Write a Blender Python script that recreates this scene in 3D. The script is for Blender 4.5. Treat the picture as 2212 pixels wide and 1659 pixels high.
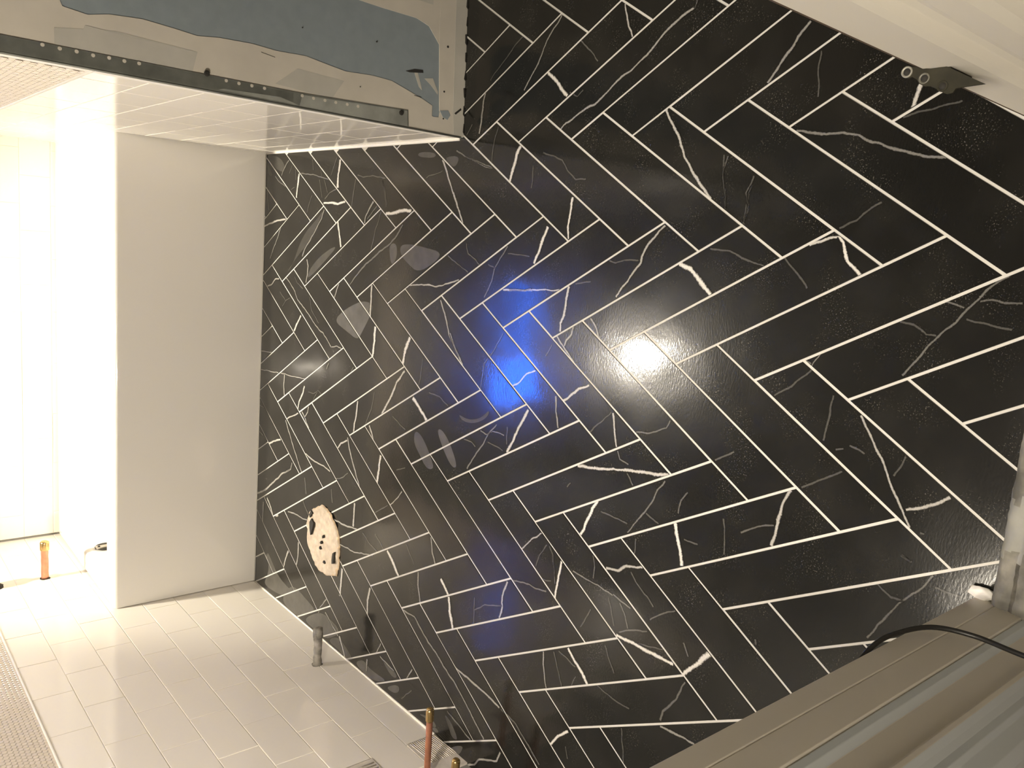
import bpy, math, random
from mathutils import Vector, Matrix, noise
for o in list(bpy.data.objects): bpy.data.objects.remove(o)
C = bpy.context.scene.collection
SC = bpy.context.scene
rnd = random.Random(7)
U = 0.0958            # short side of one floor tile in metres; lengths below are in this unit and scaled when a mesh is made
PI = math.pi

# ------------------------------------------------------------------ camera (phone held on its side, looking down into the room)
cam = bpy.data.cameras.new('camera'); cam_o = bpy.data.objects.new('camera', cam); C.objects.link(cam_o)
cam.sensor_fit = 'HORIZONTAL'; cam.sensor_width = 36.0
cam.lens = 1780.0 / 2212.0 * 36.0
cam.clip_start = 0.02; cam.clip_end = 60
RX = Vector((0.08514, -0.64012, -0.76354)); RY = Vector((-0.98205, -0.18337, 0.04423)); RZ = Vector((-0.16833, 0.74607, -0.64424))
CP = Vector((-0.13252, -12.99962, 12.4602))
M = Matrix(((RX.x, -RY.x, -RZ.x), (RX.y, -RY.y, -RZ.y), (RX.z, -RY.z, -RZ.z))).to_4x4()
M.translation = CP * U
cam_o.matrix_world = M
SC.camera = cam_o

# ------------------------------------------------------------------ world: blue dusk, only seen through the small window over the tub
wd = bpy.data.worlds.new('world'); SC.world = wd; wd.use_nodes = True
bg = wd.node_tree.nodes['Background']; bg.inputs[0].default_value = (0.02, 0.15, 1.0, 1); bg.inputs[1].default_value = 100.0
SC.view_settings.view_transform = 'Standard'; SC.view_settings.look = 'None'
SC.view_settings.gamma = 1; SC.view_settings.exposure = -0.3; SC.view_settings.use_curve_mapping = False
SC.cycles.max_bounces = 10; SC.cycles.diffuse_bounces = 6; SC.cycles.glossy_bounces = 5

# ------------------------------------------------------------------ lamps
def lamp(name, kind, loc, energy, color, **kw):
    l = bpy.data.lights.new(name, kind); l.energy = energy; l.color = color
    for k, v in kw.items(): setattr(l, k, v)
    o = bpy.data.objects.new(name, l); o.location = Vector(loc) * U; C.objects.link(o); return o
WARM = (1.0, 0.84, 0.68)
# beam of the recessed shower light
lamp('shower_beam', 'SPOT', (-6.2, 19.0, 25.35), 580.0, (1.0, 0.91, 0.73), spot_size=math.radians(58), spot_blend=0.45, shadow_soft_size=0.07)
# beam of the ceiling light near the door
lamp('entry_beam', 'SPOT', (-6.5, -7.0, 25.3), 46.0, WARM, spot_size=math.radians(165), spot_blend=0.6, shadow_soft_size=0.12)
SHOWER_LENS = 480.0; ENTRY_LENS = 14.0; HALL_LENS = 440.0; WORK_LENS = 3000.0

# ------------------------------------------------------------------ helpers
def nrm(h):
    return tuple(((int(h[i:i+2], 16)/255)/12.92 if int(h[i:i+2], 16)/255 <= .04045 else ((int(h[i:i+2], 16)/255+.055)/1.055)**2.4) for i in (0, 2, 4)) + (1,)
def mat(name, col, rough=.5, metal=0, spec=.5, bump=0, bscale=60, var=0, vscale=8, coat=0, emit=None, detail=4):
    m = bpy.data.materials.new(name); m.use_nodes = True; nt = m.node_tree; b = nt.nodes['Principled BSDF']
    if isinstance(col, str): col = nrm(col)
    b.inputs['Base Color'].default_value = col; b.inputs['Roughness'].default_value = rough
    b.inputs['Metallic'].default_value = metal; b.inputs['Specular IOR Level'].default_value = spec
    b.inputs['Coat Weight'].default_value = coat
    tc = nt.nodes.new('ShaderNodeTexCoord')
    if var:
        n = nt.nodes.new('ShaderNodeTexNoise'); n.inputs['Scale'].default_value = vscale; n.inputs['Detail'].default_value = detail
        nt.links.new(tc.outputs['Object'], n.inputs['Vector'])
        r = nt.nodes.new('ShaderNodeMapRange'); r.inputs[1].default_value = .3; r.inputs[2].default_value = .7
        r.inputs[3].default_value = 1-var; r.inputs[4].default_value = 1+var
        nt.links.new(n.outputs['Fac'], r.inputs[0])
        mx = nt.nodes.new('ShaderNodeVectorMath'); mx.operation = 'SCALE'; mx.inputs[0].default_value = col[:3]
        nt.links.new(r.outputs[0], mx.inputs['Scale']); nt.links.new(mx.outputs[0], b.inputs['Base Color'])
    if bump:
        n = nt.nodes.new('ShaderNodeTexNoise'); n.inputs['Scale'].default_value = bscale; n.inputs['Detail'].default_value = 3
        nt.links.new(tc.outputs['Object'], n.inputs['Vector'])
        bp = nt.nodes.new('ShaderNodeBump'); bp.inputs['Strength'].default_value = bump; bp.inputs['Distance'].default_value = .002
        nt.links.new(n.outputs['Fac'], bp.inputs['Height']); nt.links.new(bp.outputs[0], b.inputs['Normal'])
    if emit:
        b.inputs['Emission Color'].default_value = emit[0]; b.inputs['Emission Strength'].default_value = emit[1]
    return m

class MB:
    def __init__(s): s.v = []; s.f = []; s.m = []; s.sm = []; s.uv = {}; s.val = {}
    def add(s, vs, fs, mi=0, smooth=False):
        o = len(s.v); s.v += [tuple(v) for v in vs]
        for f in fs: s.f.append(tuple(o+i for i in f)); s.m.append(mi); s.sm.append(smooth)
        return o
    def box(s, a, b, mi=0):
        (x0, y0, z0), (x1, y1, z1) = a, b
        s.add([(x0,y0,z0),(x1,y0,z0),(x1,y1,z0),(x0,y1,z0),(x0,y0,z1),(x1,y0,z1),(x1,y1,z1),(x0,y1,z1)],
              [(0,3,2,1),(4,5,6,7),(0,1,5,4),(1,2,6,5),(2,3,7,6),(3,0,4,7)], mi)
    def lathe(s, prof, P, ax, n=24, mi=0, cap=True, wob=0, smooth=True):
        ax = Vector(ax).normalized(); P = Vector(P)
        e1 = ax.orthogonal().normalized(); e2 = ax.cross(e1); vs = []
        for (t, r) in prof:
            for k in range(n):
                a = 2*PI*k/n; d = e1*math.cos(a)+e2*math.sin(a)
                q = P+ax*t+d*r
                if wob: q += d*wob*noise.noise(q*7)+ax*wob*.5*noise.noise(q*5+Vector((9, 0, 0)))
                vs.append(q)
        fs = []
        for i in range(len(prof)-1):
            for k in range(n): fs.append((i*n+k, i*n+(k+1) % n, (i+1)*n+(k+1) % n, (i+1)*n+k))
        if cap: fs += [tuple(reversed(range(n))), tuple(range((len(prof)-1)*n, len(prof)*n))]
        s.add(vs, fs, mi, smooth)
    def prism(s, pts, z0, z1, mi=0, fn=None):
        n = len(pts); fn = fn or (lambda p, z: (p[0], p[1], z))
        s.add([fn(p, z0) for p in pts]+[fn(p, z1) for p in pts],
              [tuple(reversed(range(n))), tuple(range(n, 2*n))]+[(i, (i+1) % n, n+(i+1) % n, n+i) for i in range(n)], mi)
    def build(s, name, mats, parent=None, loc=(0, 0, 0), bevel=0, seg=2, recalc=True):
        me = bpy.data.meshes.new(name); l = Vector(loc)
        me.from_pydata([tuple((Vector(v)-l)*U) for v in s.v], [], s.f)
        for m in mats: me.materials.append(m)
        me.polygons.foreach_set('material_index', s.m); me.polygons.foreach_set('use_smooth', s.sm)
        if s.uv:
            uv = me.uv_layers.new(name='cross')
            at = me.attributes.new('amount', 'FLOAT', 'FACE')
            for fi, q in s.uv.items():
                for li, t in zip(me.polygons[fi].loop_indices, q): uv.data[li].uv = (t, 0)
            for fi, a in s.val.items(): at.data[fi].value = a
        me.update()
        if recalc:
            import bmesh
            bm = bmesh.new(); bm.from_mesh(me); bmesh.ops.recalc_face_normals(bm, faces=bm.faces); bm.to_mesh(me); bm.free()
        o = bpy.data.objects.new(name, me); C.objects.link(o)
        if parent: o.parent = parent; o.location = (l*U)-Vector(parent.get('base', (0, 0, 0)))
        else: o.location = l*U
        if bevel:
            b = o.modifiers.new('bevel', 'BEVEL'); b.width = bevel*U; b.segments = seg; b.limit_method = 'ANGLE'; b.angle_limit = .6
        return o
def thing(name, label, cat, loc):
    o = bpy.data.objects.new(name, None); C.objects.link(o); o.location = Vector(loc)*U; o.empty_display_size = .02
    o['label'] = label; o['category'] = cat; o['base'] = tuple(Vector(loc)*U); return o
def tag(o, label, cat, group=None):
    o['label'] = label; o['category'] = cat
    if group: o['group'] = group
    return o
def struct(o): o['kind'] = 'structure'; return o
def clip(poly, conv):
    # Sutherland-Hodgman: poly clipped to the convex polygon conv (counter-clockwise)
    out = list(poly)
    for i in range(len(conv)):
        a, b = conv[i], conv[(i+1) % len(conv)]; inp = out; out = []
        side = lambda p: (b[0]-a[0])*(p[1]-a[1])-(b[1]-a[1])*(p[0]-a[0])
        for j in range(len(inp)):
            p, q = inp[j-1], inp[j]; sp, sq = side(p), side(q)
            if (sp >= 0) != (sq >= 0):
                t = sp/(sp-sq); out.append((p[0]+(q[0]-p[0])*t, p[1]+(q[1]-p[1])*t))
            if sq >= 0: out.append(q)
        if len(out) < 3: return []
    return out
def ccw(p):
    a = sum(p[i-1][0]*p[i][1]-p[i][0]*p[i-1][1] for i in range(len(p)))
    return p if a > 0 else list(reversed(p))
def inside(p, conv):
    return all((conv[(i+1) % len(conv)][0]-conv[i][0])*(p[1]-conv[i][1])-(conv[(i+1) % len(conv)][1]-conv[i][1])*(p[0]-conv[i][0]) >= 0 for i in range(len(conv)))

# ------------------------------------------------------------------ materials
TILE_COL = (.0075, .0071, .0062, 1)
def floor_mat(name, kind):
    m = bpy.data.materials.new(name); m.use_nodes = True; nt = m.node_tree; b = nt.nodes['Principled BSDF']; L = nt.links.new
    b.inputs['Roughness'].default_value = .2; b.inputs['Specular IOR Level'].default_value = .28; b.inputs['Coat Weight'].default_value = .5; b.inputs['Coat Roughness'].default_value = .07
    tc = nt.nodes.new('ShaderNodeTexCoord')
    def nz(scale, det=4, rough=.5):
        n = nt.nodes.new('ShaderNodeTexNoise'); n.inputs['Scale'].default_value = scale; n.inputs['Detail'].default_value = det
        n.inputs['Roughness'].default_value = rough; L(tc.outputs['Object'], n.inputs['Vector']); return n.outputs['Fac']
    def mr(x, a, b_, c, d):
        r = nt.nodes.new('ShaderNodeMapRange'); r.inputs[1].default_value = a; r.inputs[2].default_value = b_; r.inputs[3].default_value = c; r.inputs[4].default_value = d
        L(x, r.inputs[0]); return r.outputs[0]
    def mix(f, a, b_):
        x = nt.nodes.new('ShaderNodeMix'); x.data_type = 'RGBA'
        for i, s in ((0, f), (6, a), (7, b_)):
            if isinstance(s, tuple) or isinstance(s, float): x.inputs[i].default_value = s
            else: L(s, x.inputs[i])
        return x.outputs[2]
    def mul(a, b_):
        x = nt.nodes.new('ShaderNodeMath'); x.operation = 'MULTIPLY'
        for i, s in enumerate((a, b_)):
            if isinstance(s, float): x.inputs[i].default_value = s
            else: L(s, x.inputs[i])
        return x.outputs[0]
    cloud = mr(nz(9, 5, .6), .45, .75, 0.0, .30)
    speck = mul(mr(nz(420, 2), .62, .72, 0.0, .6), mr(nz(14, 3), .5, .68, 0.0, 1.0))
    base = mix(cloud, TILE_COL, (.030, .028, .024, 1))
    base = mix(speck, base, (.25, .23, .20, 1))
    if kind == 'vein':
        at = nt.nodes.new('ShaderNodeAttribute'); at.attribute_name = 'amount'
        uv = nt.nodes.new('ShaderNodeUVMap'); uv.uv_map = 'cross'
        sx = nt.nodes.new('ShaderNodeSeparateXYZ'); L(uv.outputs[0], sx.inputs[0])
        ab = nt.nodes.new('ShaderNodeMath'); ab.operation = 'ABSOLUTE'; L(sx.outputs[0], ab.inputs[0])
        ad = nt.nodes.new('ShaderNodeMath'); ad.operation = 'MULTIPLY_ADD'; L(nz(260, 3, .7), ad.inputs[0]); ad.inputs[1].default_value = .9; L(ab.outputs[0], ad.inputs[2])
        core = mr(ad.outputs[0], .72, 1.12, 1.0, 0.0)
        grain = mr(nz(700, 2), .3, .7, .75, 1.0)
        f = mul(mul(core, at.outputs['Fac']), grain)
        base = mix(f, base, (.66, .63, .58, 1))
    if kind == 'haze':
        at = nt.nodes.new('ShaderNodeAttribute'); at.attribute_name = 'amount'
        f = mul(at.outputs['Fac'], mr(nz(30, 4), .3, .7, .6, 1.0))
        base = mix(f, base, (.30, .28, .25, 1)); b.inputs['Roughness'].default_value = .4
    L(base, b.inputs['Base Color'])
    # fine glaze texture and a slow waviness
    w1 = nt.nodes.new('ShaderNodeMapping'); w1.inputs['Scale'].default_value = (.35, 1, 1); w1.inputs['Rotation'].default_value = (0, 0, .5); L(tc.outputs['Object'], w1.inputs[0])
    n1 = nt.nodes.new('ShaderNodeTexNoise'); n1.inputs['Scale'].default_value = 330; n1.inputs['Detail'].default_value = 2; L(w1.outputs[0], n1.inputs['Vector'])
    n2 = nt.nodes.new('ShaderNodeTexNoise'); n2.inputs['Scale'].default_value = 7; n2.inputs['Detail'].default_value = 1; L(tc.outputs['Object'], n2.inputs['Vector'])
    b1 = nt.nodes.new('ShaderNodeBump'); b1.inputs['Strength'].default_value = .12; b1.inputs['Distance'].default_value = .0008; L(n1.outputs['Fac'], b1.inputs['Height'])
    b2 = nt.nodes.new('ShaderNodeBump'); b2.inputs['Strength'].default_value = .5; b2.inputs['Distance'].default_value = .003; L(n2.outputs['Fac'], b2.inputs['Height']); L(b1.outputs[0], b2.inputs['Normal'])
    L(b2.outputs[0], b.inputs['Normal']); L(b2.outputs[0], b.inputs['Coat Normal'])
    return m
m_tile = floor_mat('black_marble_tile', 'tile'); m_vein = floor_mat('marble_vein', 'vein'); m_haze = floor_mat('grout_haze', 'haze')
m_grout = mat('white_grout', (.52, .50, .46, 1), .75, bump=.2, bscale=300)
m_wtile = mat('white_wall_tile', (.82, .775, .705, 1), .09, bump=.05, bscale=20)
m_wgrout = mat('wall_grout', (.82, .775, .705, 1), .5)
m_mosaic = mat('mosaic_tile', (.62, .55, .47, 1), .3)
m_mgrout = mat('mosaic_grout', (.56, .50, .43, 1), .8)
m_caulk = mat('white_caulk', (.78, .75, .70, 1), .5)
m_thin = mat('thinset', (.60, .55, .49, 1), .9, bump=.6, bscale=60, var=.15, vscale=30)
m_acr = mat('tub_acrylic', (.67, .645, .60, 1), .06)
m_board = mat('blue_drywall', (.225, .26, .28, 1), .9, var=.05, vscale=40)
m_mud = mat('joint_compound', (.53, .49, .42, 1), .85, var=.06, vscale=14, bump=.15, bscale=25)
m_mud2 = mat('joint_compound_thin', (.44, .42, .37, 1), .85, var=.08, vscale=14, bump=.2, bscale=25)
m_bead = mat('galvanized_bead', (.17, .175, .155, 1), .55, metal=.3, var=.2, vscale=40)
m_beadl = mat('compound_smeared_metal', (.25, .255, .23, 1), .8, var=.25, vscale=20)
m_dark = mat('dark_gap', (.02, .018, .015, 1), .9)
m_steel = mat('bright_metal', (.5, .47, .42, 1), .35, metal=.9)
m_paint = mat('casing_paint', (.66, .61, .52, 1), .38, bump=.1, bscale=25)
m_paintl = mat('casing_cool_highlight', (.52, .55, .55, 1), .35, bump=.1, bscale=25)  # bluish highlights of cool hall light, put into the colour of some moulding faces
m_paintr = mat('casing_paint_lit', (.86, .82, .73, 1), .38, bump=.1, bscale=25)  # same casing paint, lightened to stand in for light on the right side
m_brown = mat('bare_brown_wood', (.09, .06, .04, 1), .7, var=.3, vscale=30)
m_plain = mat('bare_drywall', (.24, .235, .22, 1), .9)
m_hall = mat('hall_paint', (.20, .15, .11, 1), .8)
m_cop = mat('copper', (.72, .32, .20, 1), .33, metal=.85, var=.12, vscale=60)
m_brass = mat('brass', (.72, .50, .22, 1), .22, metal=1)
m_mudpipe = mat('compound_coated_pipe', (.19, .175, .155, 1), .8, var=.55, vscale=45, bump=.8, bscale=70)
m_rubber = mat('black_rubber', (.012, .011, .010, 1), .45)
m_flange = mat('dried_patch_compound', (.37, .305, .235, 1), .8, var=.18, vscale=55, bump=1.0, bscale=60)
m_fledge = mat('torn_tape_edge', (.42, .31, .20, 1), .8, var=.3, vscale=60)
m_old = mat('old_saddle', (.17, .16, .135, 1), .8, var=.5, vscale=30, bump=.5, bscale=50, detail=8)
m_oldp = mat('saddle_paint_blot', (.22, .215, .19, 1), .5, var=.12, vscale=30, bump=.3, bscale=40)
m_grime = mat('saddle_grime', (.11, .10, .08, 1), .85, var=.6, vscale=40, detail=8)
m_hinge = mat('aged_bronze_leaf', (.024, .022, .014, 1), .85, metal=0, spec=.25, var=.3, vscale=60)
m_hinge2 = mat('half_worn_countersink', (.11, .105, .085, 1), .45, metal=.3)
m_hring = mat('worn_countersink', (.26, .25, .21, 1), .45, metal=.3)
def lens(name, s, c=(1, .9, .74, 1)): return mat(name, (.9, .9, .88, 1), .5, emit=(c, s))

# ------------------------------------------------------------------ floor: 60 degree parallelogram tiles laid in a herringbone
TH = math.radians(30.1); N = 4.246
VA = (-math.sin(TH), -math.cos(TH)); VB = (math.sin(TH), -math.cos(TH)); SN = math.sin(2*TH)
GAP = .038
def ab(a, b): return (a*VA[0]+b*VB[0], a*VA[1]+b*VB[1])
ROOM = ccw([(-13.85, -9.27), (12, -9.27), (12, 15.9), (-13.85, 15.9)])
tiles = []
fl = MB()
for k in range(-7, 8):
    for i in range(-40, 30):
        for kind in (0, 1):
            if kind == 0: a0, a1, b0, b1 = i-N*k, i-N*k+1, 1-N+i+N*k, 1+i+N*k
            else: a0, a1, b0, b1 = 1-N+i-N*k, 1+i-N*k, 1+i+N*k, 2+i+N*k
            g = GAP/2/SN
            q = ccw([ab(a0+g, b0+g), ab(a1-g, b0+g), ab(a1-g, b1-g), ab(a0+g, b1-g)])
            h = g+.007
            t = ccw([ab(a0+h, b0+h), ab(a1-h, b0+h), ab(a1-h, b1-h), ab(a0+h, b1-h)])
            q = clip(q, ROOM)
            if not q: continue
            t = clip(t, ROOM)
            if not t: continue
            cx = sum(p[0] for p in q)/len(q); cy = sum(p[1] for p in q)/len(q)
            if cx > 3 and cy > 6: continue
            tx, ty = rnd.uniform(-.0036, .0036), rnd.uniform(-.0036, .0036); dz = rnd.uniform(-.001, .004)
            pl = (cx, cy, tx, ty, dz)
            Z = lambda p, pl=pl: pl[4]+pl[2]*(p[0]-pl[0])+pl[3]*(p[1]-pl[1])
            tiles.append((t, pl, cx, cy, Z))
            n = len(t)
            if len(q) == n:
                fl.add([(p[0], p[1], Z(p)) for p in t]+[(p[0], p[1], Z(p)-.014) for p in q]+[(p[0], p[1], -.1) for p in q],
                       [tuple(range(n))]+[(j, n+j, n+(j+1) % n, (j+1) % n) for j in range(n)]+[(n+j, 2*n+j, 2*n+(j+1) % n, n+(j+1) % n) for j in range(n)], 0)
            else:
                fl.prism(t, -.1, dz, 0)
fl.add([(-13.85, -9.27, -.012), (12, -9.27, -.012), (12, 15.9, -.012), (-13.85, 15.9, -.012)], [(0, 1, 2, 3)], 1)
fl.add([(-13.85, -9.27, -.5), (12, -9.27, -.5), (12, 15.9, -.5), (-13.85, 15.9, -.5)], [(3, 2, 1, 0)], 1)
def tile_at(p):
    for t in tiles:
        if abs(t[2]-p[0]) < 4 and abs(t[3]-p[1]) < 4 and inside(p, t[0]): return t
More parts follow.
